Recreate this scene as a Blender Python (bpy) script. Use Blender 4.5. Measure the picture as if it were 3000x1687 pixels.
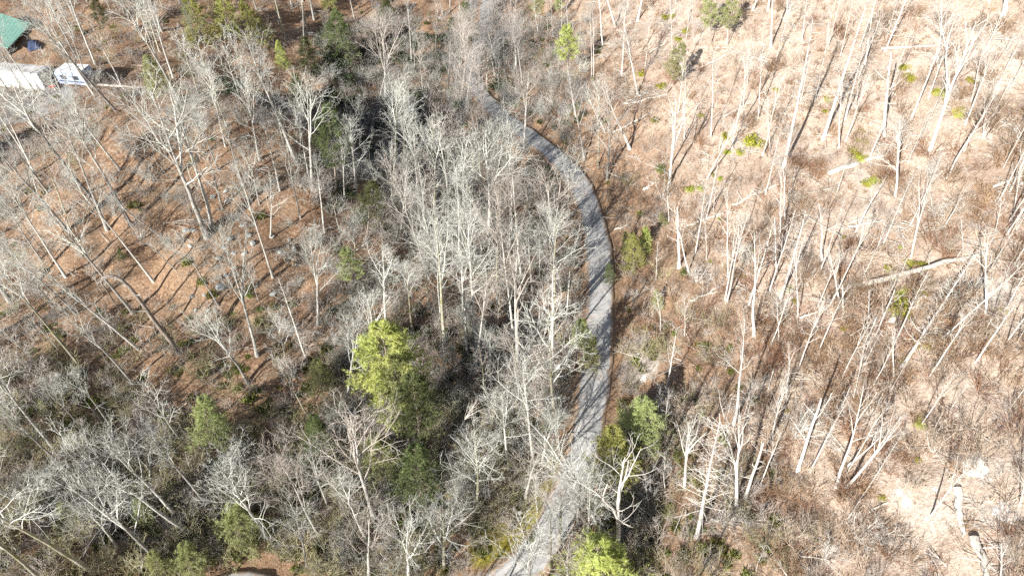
import bpy, bmesh, math, random
import numpy as np
from mathutils import Vector, Matrix, Quaternion

for o in list(bpy.data.objects):
    bpy.data.objects.remove(o)
scene = bpy.context.scene
COL = scene.collection
PI = math.pi

# ------------------------------------------------------------------ camera
CAM = np.array([0.0, 0.0, 50.0])
DEP = math.radians(45.6)          # looking down by this much
ROLL = math.radians(3.0)
FPX = 2000.0                      # focal length in photograph pixels (3000 wide)
_X0 = np.array([1.0, 0, 0]); _F = np.array([0, math.cos(DEP), -math.sin(DEP)])
_U0 = np.array([0, math.sin(DEP), math.cos(DEP)])
_R = math.cos(ROLL) * _X0 - math.sin(ROLL) * _U0
_U = math.sin(ROLL) * _X0 + math.cos(ROLL) * _U0
cd = bpy.data.cameras.new('camera'); cam = bpy.data.objects.new('camera', cd); COL.objects.link(cam)
cd.sensor_fit = 'HORIZONTAL'; cd.sensor_width = 36.0; cd.lens = 36.0 * FPX / 3000.0
cd.clip_start = 0.5; cd.clip_end = 3000.0
cam.matrix_world = Matrix(((_R[0], _U[0], -_F[0], CAM[0]), (_R[1], _U[1], -_F[1], CAM[1]),
                           (_R[2], _U[2], -_F[2], CAM[2]), (0, 0, 0, 1)))
scene.camera = cam

# ------------------------------------------------------------------ light
SUN_EL = math.radians(29.0)
SUN_AZ = math.radians(37.0)       # shadows point this far to the right of straight ahead
TO_SUN = np.array([-math.sin(SUN_AZ) * math.cos(SUN_EL), -math.cos(SUN_AZ) * math.cos(SUN_EL), math.sin(SUN_EL)])
world = bpy.data.worlds.new('World'); scene.world = world; world.use_nodes = True
wn = world.node_tree; wn.nodes.clear()
sky = wn.nodes.new('ShaderNodeTexSky'); sky.sky_type = 'NISHITA'; sky.sun_disc = False
sky.sun_elevation = SUN_EL; sky.sun_rotation = math.atan2(TO_SUN[0], TO_SUN[1]); sky.altitude = 400
sky.air_density = 1.0; sky.dust_density = 1.0; sky.ozone_density = 1.0
bg = wn.nodes.new('ShaderNodeBackground'); bg.inputs[1].default_value = 0.06
wo = wn.nodes.new('ShaderNodeOutputWorld')
wn.links.new(sky.outputs[0], bg.inputs[0]); wn.links.new(bg.outputs[0], wo.inputs[0])
sl = bpy.data.lights.new('sun', 'SUN'); sl.energy = 5.0; sl.angle = math.radians(0.5); sl.color = (1.0, 0.975, 0.935)
sun = bpy.data.objects.new('sun', sl); COL.objects.link(sun)
sun.rotation_euler = Vector(TO_SUN).to_track_quat('Z', 'Y').to_euler(); sun.location = (-60, -60, 80)
vs = scene.view_settings
scene.display_settings.display_device = 'sRGB'
vs.view_transform = 'Standard'; vs.look = 'None'; vs.gamma = 1.0; vs.use_curve_mapping = False
vs.exposure = 1.22
scene.cycles.max_bounces = 5; scene.cycles.diffuse_bounces = 3; scene.cycles.glossy_bounces = 2
scene.cycles.transmission_bounces = 2; scene.cycles.transparent_max_bounces = 4
scene.cycles.use_denoising = False

# ------------------------------------------------------------------ terrain shape
def unit(v): return v / (np.linalg.norm(v, axis=-1, keepdims=True) + 1e-12)
def ray(u, v):
    d = _F + (u - 1500.0) / FPX * _R + (843.5 - v) / FPX * _U
    return d
def project(p):
    d = np.asarray(p, float) - CAM; f = d @ _F
    return 1500 + FPX * (d @ _R) / f, 843.5 - FPX * (d @ _U) / f

CTRL = np.array([
 # valley floor and road
 (9,-40,0),(8,-10,0),(7,20,0),(9,35,.2),(12,52,.6),(11.5,68,.4),(4,77,-1.2),(-3,87,-4.5),(-8,102,-8.5),(-8,125,-10),(-5,150,-9),(0,190,-4),
 # sunlit hillside
 (20,12,5.5),(28,18,10),(40,20,17),(60,20,28),(20,35,5),(20,50,4.6),(35,50,13.5),(50,50,23),(70,50,34),(20,75,6),(35,80,16),(50,80,27),
 (15,95,1.5),(30,100,12.5),(50,105,28),(12,120,-2),(30,130,13),(60,125,38),(80,80,46),(100,40,50),(110,100,66),(30,-10,10),(60,-20,25),(95,0,44),(40,170,26),(80,170,52),
 # inside the bend, the hollows
 (4,35,-.4),(2,55,-.6),(0,28,-.9),(-20,31,-1.6),(-8,22,-2.6),(-4,10,-2.2),(-8,45,-.6),(-5,60,-1.2),(-17,75,-5),(-23,82,-3.5),(-13,83,-11),(-9,90,-9.5),(-20,92,-13),(-17,106,-13),(-22,122,-12),(0,-10,-1.5),
 # shoulder with the boulders, yard of the trailers
 (-33,55,7.5),(-31,62,9.8),(-26.5,69,10.5),(-35,72,11),(-44,79,8.5),(-27,48,4.2),(-36,42,3.2),(-50,35,5),(-34,20,3.0),(-60,60,5),(-52,75,5.2),(-66,88,0),(-75,98,0),(-62,96,-.2),(-46,91,-1),(-33,91,-6),
 (-60,110,-1.5),(-34,115,-7),(-52,135,0),(-90,60,5),(-90,100,.5),(-90,20,9),(-30,3,3),(-60,5,8),(-110,60,7),(-100,140,5),(-40,175,14),(-60,-30,12),(-20,-35,3),
], float)
_S = 30.0
def _tps(r2):
    return 0.5 * r2 * np.log(r2 + 1e-9)
_cx = CTRL[:, :2] / _S
_n = len(CTRL)
_K = _tps(((_cx[:, None] - _cx[None]) ** 2).sum(-1)) + 0.02 * np.eye(_n)
_Pm = np.hstack([np.ones((_n, 1)), _cx])
_A = np.block([[_K, _Pm], [_Pm.T, np.zeros((3, 3))]])
_W = np.linalg.solve(_A, np.concatenate([CTRL[:, 2], np.zeros(3)]))
def h_base(x, y):
    x = np.clip(np.asarray(x, float), -130, 125); y = np.clip(np.asarray(y, float), -45, 195)
    q = np.stack([x, y], -1) / _S
    d2 = ((q[..., None, :] - _cx) ** 2).sum(-1)
    z = _tps(d2) @ _W[:_n] + _W[_n] + q[..., 0] * _W[_n + 1] + q[..., 1] * _W[_n + 2]
    return z
_rng0 = np.random.default_rng(5)
_waves = [(10 ** _rng0.uniform(-0.75, 0.35), _rng0.uniform(0, 2 * PI), _rng0.uniform(0, 2 * PI)) for _ in range(46)]
def h_noise(x, y):
    z = 0
    for f, a, p in _waves:
        z = z + 0.034 / (f ** 0.75) * np.sin(f * 2.2 * (x * math.cos(a) + y * math.sin(a)) + p)
    return z

def hit(fn, u, v):
    d = ray(u, v); t0 = 15.0
    ts = np.arange(15.0, 260.0, 1.0)
    P = CAM + ts[:, None] * d
    below = P[:, 2] < fn(P[:, 0], P[:, 1])
    i = int(np.argmax(below)) if below.any() else len(ts) - 1
    a, b = ts[max(i - 1, 0)], ts[i]
    for _ in range(18):
        m = 0.5 * (a + b); p = CAM + m * d
        if p[2] < fn(p[0], p[1]): b = m
        else: a = m
    return CAM + b * d

# road centre line, picked in the photograph and dropped onto the valley floor
ROAD_PX = [(470,1830),(700,1728),(950,1800),(1250,1800),(1480,1700),(1600,1580),(1664,1450),(1706,1330),(1731,1200),(1748,1050),
           (1757,900),(1756,760),(1736,640),(1694,535),(1628,456),(1556,402),(1478,345),(1420,290),(1388,235),(1390,175),(1410,110),(1424,40),(1430,-40)]
_rp = np.array([hit(h_base, u, v) for u, v in ROAD_PX])
def resample(P, step):
    # Catmull-Rom through the points, then equal steps
    Q = [P[0]] + list(P) + [P[-1]]; out = []
    for i in range(1, len(Q) - 2):
        p0, p1, p2, p3 = Q[i - 1], Q[i], Q[i + 1], Q[i + 2]
        for t in np.linspace(0, 1, 24, endpoint=False):
            out.append(.5 * ((2 * p1) + (-p0 + p2) * t + (2 * p0 - 5 * p1 + 4 * p2 - p3) * t * t + (-p0 + 3 * p1 - 3 * p2 + p3) * t ** 3))
    out.append(Q[-2]); out = np.array(out)
    s = np.concatenate([[0], np.cumsum(np.linalg.norm(np.diff(out[:, :2], axis=0), axis=1))])
    g = np.arange(0, s[-1], step)
    return np.stack([np.interp(g, s, out[:, k]) for k in range(3)], 1)
ROAD = resample(_rp, 0.8)
_k = np.ones(15) / 15
ROAD[:, 2] = np.convolve(np.pad(ROAD[:, 2], 7, mode='edge'), _k, mode='valid')
ROAD_W = 1.38
def road_info(x, y):
    x = np.asarray(x, float); y = np.asarray(y, float)
    d2 = (x[..., None] - ROAD[:, 0]) ** 2 + (y[..., None] - ROAD[:, 1]) ** 2
    i = d2.argmin(-1)
    return np.sqrt(np.take_along_axis(d2, i[..., None], -1)[..., 0]), ROAD[i, 2], i
YARD = np.array([-70.0, 92.0])
def height(x, y):
    x = np.asarray(x, float); y = np.asarray(y, float)
    hb = h_base(x, y)
    d, rz, _ = road_info(x, y)
    w = np.clip((d - 1.6) / 3.0, 0, 1); w = w * w * (3 - 2 * w)
    dy = np.hypot(x - YARD[0], y - YARD[1]); wy = np.clip((dy - 7) / 8, 0, 1)
    ditch = -0.22 * np.exp(-((d - 1.95) / 0.4) ** 2)
    return (rz - 0.06) * (1 - w) + (hb + h_noise(x, y) * (0.25 + 0.75 * wy)) * w + ditch
def drop(u, v): return hit(height, u, v)

# ------------------------------------------------------------------ material helpers
def new_mat(name):
    m = bpy.data.materials.new(name); m.use_nodes = True
    nt = m.node_tree; nt.nodes.clear()
    out = nt.nodes.new('ShaderNodeOutputMaterial'); b = nt.nodes.new('ShaderNodeBsdfPrincipled')
    nt.links.new(b.outputs[0], out.inputs[0]); b.inputs['Roughness'].default_value = 0.85
    b.inputs['Specular IOR Level'].default_value = 0.25
    return m, nt, b, out
def N(nt, t, **kw):
    n = nt.nodes.new(t)
    for k, v in kw.items(): setattr(n, k, v)
    return n
def noise(nt, vec, scale, detail=3, rough=0.6, dist=0.0):
    n = N(nt, 'ShaderNodeTexNoise'); n.inputs['Scale'].default_value = scale; n.inputs['Detail'].default_value = detail
    n.inputs['Roughness'].default_value = rough; n.inputs['Distortion'].default_value = dist
    if vec is not None: nt.links.new(vec, n.inputs['Vector'])
    return n.outputs[0]
def ramp(nt, fac, stops):
    r = N(nt, 'ShaderNodeValToRGB'); e = r.color_ramp.elements
    while len(e) < len(stops): e.new(0.5)
    for i, (p, c) in enumerate(stops):
        e[i].position = p; e[i].color = (c[0], c[1], c[2], 1) if len(c) == 3 else c
    nt.links.new(fac, r.inputs[0]); return r.outputs[0]
def mixc(nt, fac, a, b, mode='MIX'):
    m = N(nt, 'ShaderNodeMix', data_type='RGBA', blend_type=mode)
    for s, v in ((0, fac), (6, a), (7, b)):
        if hasattr(v, 'is_linked') or isinstance(v, bpy.types.NodeSocket): nt.links.new(v, m.inputs[s])
        elif s == 0: m.inputs[0].default_value = v
        else: m.inputs[s].default_value = (*v, 1)
    return m.outputs[2]
def math_(nt, op, a, b=0.0, clamp=False):
    m = N(nt, 'ShaderNodeMath', operation=op, use_clamp=clamp)
    for s, v in ((0, a), (1, b)):
        if isinstance(v, bpy.types.NodeSocket): nt.links.new(v, m.inputs[s])
        else: m.inputs[s].default_value = v
    return m.outputs[0]
def bump(nt, b, hgt, strength, dist=0.05):
    n = N(nt, 'ShaderNodeBump'); n.inputs['Strength'].default_value = strength; n.inputs['Distance'].default_value = dist
    nt.links.new(hgt, n.inputs['Height']); nt.links.new(n.outputs[0], b.inputs['Normal'])

def mat_bark(name, c1, c2, spread=0.5, moss=None, moss_amt=0.0):
    m, nt, b, o = new_mat(name)
    tc = N(nt, 'ShaderNodeTexCoord'); mp = N(nt, 'ShaderNodeMapping'); mp.inputs['Scale'].default_value = (5, 5, 1.1)
    nt.links.new(tc.outputs['Object'], mp.inputs[0])
    f = noise(nt, mp.outputs[0], 1.6, 4, 0.7)
    c = ramp(nt, f, [(0.34, c1), (0.62, c2)])
    oi = N(nt, 'ShaderNodeObjectInfo')
    g = math_(nt, 'MULTIPLY_ADD', oi.outputs['Random'], spread); g.node.inputs[2].default_value = 1 - spread / 2
    hv = N(nt, 'ShaderNodeHueSaturation'); nt.links.new(c, hv.inputs['Color']); nt.links.new(g, hv.inputs['Value'])
    c = hv.outputs[0]
    if moss:
        f2 = noise(nt, tc.outputs['Object'], 0.5, 3, 0.6)
        k = math_(nt, 'MULTIPLY', ramp(nt, f2, [(0.45, (0, 0, 0)), (0.62, (1, 1, 1))]), moss_amt)
        c = mixc(nt, k, c, moss)
    nt.links.new(c, b.inputs['Base Color']); bump(nt, b, f, 0.5, 0.03)
    return m
def mat_leaf(name, c1, c2, c3, scale=0.6, trans=0.3):
    m, nt, b, out = new_mat(name)
    tc = N(nt, 'ShaderNodeTexCoord'); oi = N(nt, 'ShaderNodeObjectInfo')
    f = noise(nt, tc.outputs['Object'], scale, 4, 0.75)
    c = ramp(nt, f, [(0.3, c1), (0.5, c2), (0.7, c3)])
    g = math_(nt, 'MULTIPLY_ADD', oi.outputs['Random'], 0.5); g.node.inputs[2].default_value = 0.75
    hv = N(nt, 'ShaderNodeHueSaturation'); nt.links.new(c, hv.inputs['Color']); nt.links.new(g, hv.inputs['Value'])
    hh = math_(nt, 'MULTIPLY_ADD', oi.outputs['Random'], 0.04); hh.node.inputs[2].default_value = 0.48
    nt.links.new(hh, hv.inputs['Hue'])
    nt.links.new(hv.outputs[0], b.inputs['Base Color']); b.inputs['Roughness'].default_value = 0.6
    tr = N(nt, 'ShaderNodeBsdfTranslucent'); nt.links.new(hv.outputs[0], tr.inputs[0])
    mx = N(nt, 'ShaderNodeMixShader'); mx.inputs[0].default_value = trans
    nt.links.new(b.outputs[0], mx.inputs[1]); nt.links.new(tr.outputs[0], mx.inputs[2]); nt.links.new(mx.outputs[0], out.inputs[0])
    return m
def mat_plain(name, col, rough=0.6, var=0.12, scale=3.0, metal=0.0):
    m, nt, b, o = new_mat(name)
    tc = N(nt, 'ShaderNodeTexCoord'); f = noise(nt, tc.outputs['Object'], scale, 5, 0.65)
    lo = tuple(max(0, c * (1 - var * 2)) for c in col); hi = tuple(min(1, c * (1 + var)) for c in col)
    nt.links.new(ramp(nt, f, [(0.32, lo), (0.6, hi)]), b.inputs['Base Color'])
    b.inputs['Roughness'].default_value = rough; b.inputs['Metallic'].default_value = metal
    return m

M = {}
M['bark'] = mat_bark('bark_grey', (.25, .235, .20), (.54, .52, .465), .5)
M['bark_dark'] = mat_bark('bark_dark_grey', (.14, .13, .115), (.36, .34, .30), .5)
M['bark_moss'] = mat_bark('bark_mossy', (.17, .155, .12), (.42, .39, .31), .5, (.20, .19, .05), .7)
M['twig'] = mat_bark('twig_grey', (.36, .355, .31), (.60, .595, .53), .5)
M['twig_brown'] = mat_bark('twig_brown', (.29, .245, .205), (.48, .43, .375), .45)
M['bark_pale'] = mat_bark('bark_bleached', (.38, .35, .305), (.63, .595, .54), .4)
M['twig_pale'] = mat_bark('twig_bleached', (.41, .38, .33), (.61, .575, .515), .4)
M['bark_pine'] = mat_bark('bark_pine', (.13, .10, .08), (.33, .28, .23), .4)
M['log_pale'] = mat_bark('log_bleached', (.30, .26, .21), (.56, .51, .445), .5)
M['log_brown'] = mat_bark('log_brown', (.16, .11, .075), (.38, .29, .21), .4)
M['needle'] = mat_leaf('needles_yellow_green', (.27, .285, .065), (.46, .475, .14), (.64, .64, .27), .6, .4)
M['needle_dark'] = mat_leaf('needles_green', (.075, .095, .035), (.15, .175, .065), (.27, .295, .13), .6, .4)
M['needle_pale'] = mat_leaf('needles_pale', (.25, .27, .10), (.41, .43, .18), (.55, .57, .29), .6, .4)
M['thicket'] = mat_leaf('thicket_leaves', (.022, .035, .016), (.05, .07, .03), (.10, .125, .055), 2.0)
M['twig_shaded'] = mat_bark('twig_shaded', (.17, .16, .15), (.36, .35, .33), .5)  # darker twig copy, the valley's shade put into its colour
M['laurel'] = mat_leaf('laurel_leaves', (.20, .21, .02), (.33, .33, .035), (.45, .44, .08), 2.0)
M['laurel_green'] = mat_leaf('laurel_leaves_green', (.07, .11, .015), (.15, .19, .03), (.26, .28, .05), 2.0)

# ------------------------------------------------------------------ mesh helpers
def mesh_from(name, V, F, mats, midx=None, smooth=True):
    """F: list of (n,k) index arrays"""
    me = bpy.data.meshes.new(name)
    V = np.asarray(V, np.float32)
    lens = np.concatenate([np.full(len(f), f.shape[1], np.int32) for f in F])
    loops = np.concatenate([np.asarray(f, np.int32).ravel() for f in F])
    me.vertices.add(len(V)); me.vertices.foreach_set('co', V.ravel())
    me.loops.add(len(loops)); me.loops.foreach_set('vertex_index', loops)
    me.polygons.add(len(lens))
    starts = np.concatenate([[0], np.cumsum(lens)[:-1]]).astype(np.int32)
    me.polygons.foreach_set('loop_start', starts); me.polygons.foreach_set('loop_total', lens)
    if midx is not None: me.polygons.foreach_set('material_index', np.asarray(midx, np.int32))
    me.polygons.foreach_set('use_smooth', np.full(len(lens), smooth))
    for m in (mats if isinstance(mats, (list, tuple)) else [mats]): me.materials.append(m)
    me.update(calc_edges=True)
    return me
class Buf:
    """collects verts and faces into one mesh"""
    def __init__(s): s.V = []; s.F = {}; s.n = 0; s.mi = {}
    def add(s, V, F, mi=0):
        F = np.asarray(F); k = F.shape[1]
        s.F.setdefault(k, []).append(F + s.n); s.mi.setdefault(k, []).append(np.full(len(F), mi))
        s.V.append(np.asarray(V, float)); s.n += len(V)
    def mesh(s, name, mats, smooth=True):
        ks = sorted(s.F)
        return mesh_from(name, np.concatenate(s.V), [np.concatenate(s.F[k]) for k in ks], mats,
                         np.concatenate([np.concatenate(s.mi[k]) for k in ks]), smooth)
    def box(s, c, size, rot=0.0, mi=0, taper=1.0):
        sx, sy, sz = [q / 2 for q in size]
        v = np.array([(-sx, -sy, -sz), (sx, -sy, -sz), (sx, sy, -sz), (-sx, sy, -sz),
                      (-sx * taper, -sy * taper, sz), (sx * taper, -sy * taper, sz), (sx * taper, sy * taper, sz), (-sx * taper, sy * taper, sz)])
        cr, sr = math.cos(rot), math.sin(rot)
        v = np.stack([v[:, 0] * cr - v[:, 1] * sr, v[:, 0] * sr + v[:, 1] * cr, v[:, 2]], 1) + np.array(c)
        s.add(v, [(0, 3, 2, 1), (4, 5, 6, 7), (0, 1, 5, 4), (1, 2, 6, 5), (2, 3, 7, 6), (3, 0, 4, 7)], mi)
    def tube(s, P, R, sides=8, mi=0, cap=True):
        P = np.asarray(P, float)[None]; R = np.asarray(R, float)[None]
        V, F = tubes(P, R, sides); s.add(V, F, mi)
        if cap:
            k = P.shape[1]
            for ring, rev in ((0, True), (k - 1, False)):
                idx = np.arange(sides) + ring * sides
                c = V[idx].mean(0); base = s.n - len(V)
                vv = np.vstack([V[idx], c[None]])
                f = [(i, (i + 1) % sides, sides) for i in range(sides)]
                if rev: f = [(b, a, c2) for a, b, c2 in f]
                s.add(vv, f, mi)
def tubes(P, R, sides):
    """P (n,k,3), R (n,k) -> verts, quads"""
    n, k, _ = P.shape
    T = np.empty_like(P); T[:, 1:-1] = P[:, 2:] - P[:, :-2]; T[:, 0] = P[:, 1] - P[:, 0]; T[:, -1] = P[:, -1] - P[:, -2]
    T = unit(T)
    ref = np.zeros((n, 1, 3)); mean = np.abs(unit(P[:, -1] - P[:, 0]))
    ref[np.arange(n), 0, mean.argmin(1)] = 1.0
    A = unit(np.cross(T, ref)); B = np.cross(T, A)
    ang = np.arange(sides) * 2 * PI / sides
    V = P[:, :, None] + R[:, :, None, None] * (np.cos(ang)[:, None] * A[:, :, None] + np.sin(ang)[:, None] * B[:, :, None])
    base = (np.arange(n)[:, None, None] * k + np.arange(k - 1)[None, :, None]) * sides
    j = np.arange(sides)[None, None]; j2 = (j + 1) % sides
    F = np.stack(np.broadcast_arrays(base + j, base + j2, base + sides + j2, base + sides + j), -1).reshape(-1, 4)
    return V.reshape(-1, 3), F
def grow(start, d, L, r0, r1, nseg, wob, lift, rng):
    n = len(start); P = np.empty((n, nseg + 1, 3)); P[:, 0] = start; d = unit(d).copy()
    st = (L / nseg)[:, None]
    for i in range(nseg):
        d = unit(d + rng.normal(0, wob, (n, 3)) + np.array([0, 0, 1.0]) * lift)
        P[:, i + 1] = P[:, i] + d * st
    t = np.linspace(0, 1, nseg + 1)
    return P, r0[:, None] * (1 - t) + r1[:, None] * t
def sprout(P, R, m, t0, t1, a0, a1, rng):
    """m children per parent -> start, dir, t, radius there, parent index"""
    n, k, _ = P.shape
    t = t0 + (t1 - t0) * (np.arange(m)[None] + rng.uniform(0, 1, (n, m))) / m
    g = t * (k - 1); i = np.clip(g.astype(int), 0, k - 2); f = (g - i)[..., None]
    ii = np.arange(n)[:, None]
    S = P[ii, i] * (1 - f) + P[ii, i + 1] * f
    T = unit(P[ii, i + 1] - P[ii, i]); r = R[ii, i] * (1 - f[..., 0]) + R[ii, i + 1] * f[..., 0]
    ref = np.where(np.abs(T[..., 2:]) > 0.9, np.array([1.0, 0, 0]), np.array([0, 0, 1.0]))
    A = unit(np.cross(T, ref)); B = np.cross(T, A)
    phi = np.arange(m)[None] * 2.39996 + rng.uniform(0, 2 * PI, (n, 1)) + rng.normal(0, .5, (n, m))
    al = rng.uniform(a0, a1, (n, m))
    D = np.cos(al)[..., None] * T + np.sin(al)[..., None] * (np.cos(phi)[..., None] * A + np.sin(phi)[..., None] * B)
    par = np.broadcast_to(ii, (n, m))
    return S.reshape(-1, 3), D.reshape(-1, 3), t.ravel(), r.ravel(), par.ravel()
def new_obj(name, data, parent=None):
    o = bpy.data.objects.new(name, data); COL.objects.link(o)
    if parent is not None: o.parent = parent
    return o
def tag(o, label=None, cat=None, group=None, kind=None):
    if label: o['label'] = label
    if cat: o['category'] = cat
    if group: o['group'] = group
    if kind: o['kind'] = kind
    return o

# ------------------------------------------------------------------ ground sheet
def axis(lo, a, b, hi, fine, coarse):
    return np.concatenate([np.arange(lo, a, coarse), np.arange(a, b, fine), np.arange(b, hi + 1, coarse)])
gx = axis(-420, -96, 84, 420, 0.62, 12.0); gy = axis(-300, 2, 150, 620, 0.62, 12.0)
GX, GY = np.meshgrid(gx, gy, indexing='ij')
GZ = np.concatenate([height(GX[i:i + 24], GY[i:i + 24]) for i in range(0, len(gx), 24)])
nxg, nyg = GX.shape
idx = np.arange(nxg * nyg).reshape(nxg, nyg)
gf = np.stack([idx[:-1, :-1], idx[1:, :-1], idx[1:, 1:], idx[:-1, 1:]], -1).reshape(-1, 4)
gv = np.stack([GX, GY, GZ], -1).reshape(-1, 3)
def smooth01(x, a, b):
    t = np.clip((x - a) / (b - a), 0, 1); return t * t * (3 - 2 * t)
fx, fy = gv[:, 0], gv[:, 1]
rd = np.concatenate([road_info(fx[i:i + 20000], fy[i:i + 20000])[0] for i in range(0, len(fx), 20000)])
# which side of the road: right of the centre line is the dry sandy hillside
_ry = ROAD[np.argsort(ROAD[:, 1])]
side = fx - np.interp(fy, _ry[:, 1], np.maximum.accumulate(_ry[:, 0] * 0 + _ry[:, 0]))
hill = smooth01(fx - (8.5 - 0.08 * np.maximum(fy - 70, 0)), 2.5, 17.0)
yard = 1 - smooth01(np.hypot((fx + 71) / 1.15, fy - 92.5), 4.5, 9.0)
def blob(u, v, r, k=1.0):
    p = drop(u, v); return k * (1 - smooth01(np.hypot(fx - p[0], fy - p[1]), r * 0.35, r))
sand = np.zeros(len(fx))
for u, v, r, k in [(2640,1440,1.8,.7),(2740,1500,2.6,.7),(2870,1370,2.0,.8),(2930,1500,2.2,.7),(2690,1620,2.4,.6),(1870,1075,3.0,1),(1850,1010,2.5,.7),
                   (2900,180,7,.7),(2780,620,6,.5),(2100,480,4,.5),(2600,250,8,.5),(1860,860,2.0,.6),(2890,860,2.5,.8),(2350,1190,3,.4)]:
    sand = np.maximum(sand, blob(u, v, r, k))
moss = np.zeros(len(fx))
for u, v, r, k in [(1455,1575,2.2,1),(1500,1535,2.4,1),(1545,1485,2.0,1),(1590,1410,1.7,.9),(1410,1620,1.8,.7),(1620,1350,1.2,.8)]:
    moss = np.maximum(moss, blob(u, v, r, k))
gm = mesh_from('ground', gv, [gf], [])
for nm, arr in (('hill', hill), ('yard', yard), ('sand', sand), ('moss', moss), ('verge', 1 - smooth01(rd, 1.6, 3.6))):
    at = gm.attributes.new(nm, 'FLOAT', 'POINT'); at.data.foreach_set('value', arr.astype(np.float32))

m, nt, b, _o = new_mat('leaf_litter')
tc = N(nt, 'ShaderNodeTexCoord'); vec = tc.outputs['Object']
def attr(nt, n):
    a = N(nt, 'ShaderNodeAttribute'); a.attribute_name = n; return a.outputs['Fac']
big = noise(nt, vec, 0.09, 4, 0.6); mid = noise(nt, vec, 0.55, 5, 0.7, 0.4); fine = noise(nt, vec, 4.2, 4, 0.8); spk = noise(nt, vec, 11.0, 2, 0.7)
vo = N(nt, 'ShaderNodeTexVoronoi'); vo.inputs['Scale'].default_value = 6.5; nt.links.new(vec, vo.inputs['Vector'])
vcol = N(nt, 'ShaderNodeSeparateColor'); nt.links.new(vo.outputs['Color'], vcol.inputs[0])
leaf = ramp(nt, vcol.outputs[0], [(0.0, (.13, .073, .043)), (0.35, (.265, .152, .086)), (0.7, (.40, .245, .145)), (1.0, (.56, .395, .265))])
leaf2 = ramp(nt, fine, [(0.3, (.105, .064, .04)), (0.5, (.27, .158, .092)), (0.68, (.44, .295, .19))])
lit = mixc(nt, 0.5, leaf, leaf2)
lit = mixc(nt, ramp(nt, mid, [(0.42, (0, 0, 0)), (0.66, (.75, .75, .75))]), lit, mixc(nt, 0.5, leaf2, (.30, .24, .155)))
lit = mixc(nt, ramp(nt, big, [(0.4, (0, 0, 0)), (0.65, (.6, .6, .6))]), lit, mixc(nt, 0.55, leaf, (.175, .125, .08)))
dry = ramp(nt, vcol.outputs[1], [(0.0, (.18, .124, .09)), (0.4, (.365, .276, .206)), (0.75, (.48, .382, .30)), (1.0, (.62, .53, .445))])
dry2 = ramp(nt, fine, [(0.3, (.185, .126, .091)), (0.52, (.42, .323, .245)), (0.7, (.61, .515, .43))])
dry = mixc(nt, 0.55, dry, dry2)
dry = mixc(nt, ramp(nt, mid, [(0.40, (0, 0, 0)), (0.6, (.7, .7, .7))]), dry, mixc(nt, 0.5, dry2, (.58, .49, .40)))
dry = mixc(nt, ramp(nt, big, [(0.5, (0, 0, 0)), (0.68, (.75, .75, .75))]), dry, mixc(nt, 0.5, dry2, (.27, .16, .095)))
hf = math_(nt, 'ADD', attr(nt, 'hill'), math_(nt, 'MULTIPLY', math_(nt, 'SUBTRACT', mid, 0.5), 0.9), True)
col = mixc(nt, hf, lit, dry)
sandc = ramp(nt, fine, [(0.3, (.28, .225, .175)), (0.5, (.43, .37, .305)), (0.65, (.56, .505, .445))])
sf = ramp(nt, math_(nt, 'ADD', attr(nt, 'sand'), math_(nt, 'MULTIPLY', math_(nt, 'SUBTRACT', noise(nt, vec, 1.4, 5, .75), 0.55), 1.6)), [(0.42, (0, 0, 0)), (0.7, (1, 1, 1))])
sf = math_(nt, 'MULTIPLY', sf, ramp(nt, attr(nt, 'sand'), [(0.02, (0, 0, 0)), (0.2, (1, 1, 1))]))
col = mixc(nt, sf, col, sandc)
vf = math_(nt, 'MULTIPLY', attr(nt, 'verge'), ramp(nt, mid, [(0.35, (.2, .2, .2)), (0.6, (1, 1, 1))]))
col = mixc(nt, math_(nt, 'MULTIPLY', vf, 0.75), col, mixc(nt, 0.5, leaf2, (.40, .26, .15)))
mossc = ramp(nt, fine, [(0.3, (.10, .085, .012)), (0.5, (.22, .185, .03)), (0.7, (.36, .29, .06))])
col = mixc(nt, ramp(nt, math_(nt, 'ADD', attr(nt, 'moss'), math_(nt, 'MULTIPLY', math_(nt, 'SUBTRACT', mid, 0.5), 0.8)), [(0.3, (0, 0, 0)), (0.6, (1, 1, 1))]), col, mossc)
yardc = ramp(nt, fine, [(0.3, (.24, .225, .205)), (0.55, (.36, .345, .32)), (0.7, (.46, .445, .42))])
col = mixc(nt, ramp(nt, math_(nt, 'ADD', attr(nt, 'yard'), math_(nt, 'MULTIPLY', math_(nt, 'SUBTRACT', mid, 0.5), 0.9)), [(0.4, (0, 0, 0)), (0.62, (1, 1, 1))]), col, yardc)
spkm = ramp(nt, spk, [(0.30, (.62, .62, .62)), (0.5, (1, 1, 1)), (0.7, (1.0, 1.0, 1.0))])
col = mixc(nt, 0.8, col, spkm, 'MULTIPLY')
nt.links.new(col, b.inputs['Base Color']); b.inputs['Roughness'].default_value = 0.95
hsum = math_(nt, 'ADD', math_(nt, 'MULTIPLY', fine, 0.7), math_(nt, 'MULTIPLY', spk, 0.5))
bump(nt, b, hsum, 0.9, 0.16)
gm.materials.append(m)
ground = new_obj('ground', gm); tag(ground, 'leaf-strewn brown ground falling into a hollow and rising to a sunlit hillside', kind='structure')

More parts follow.
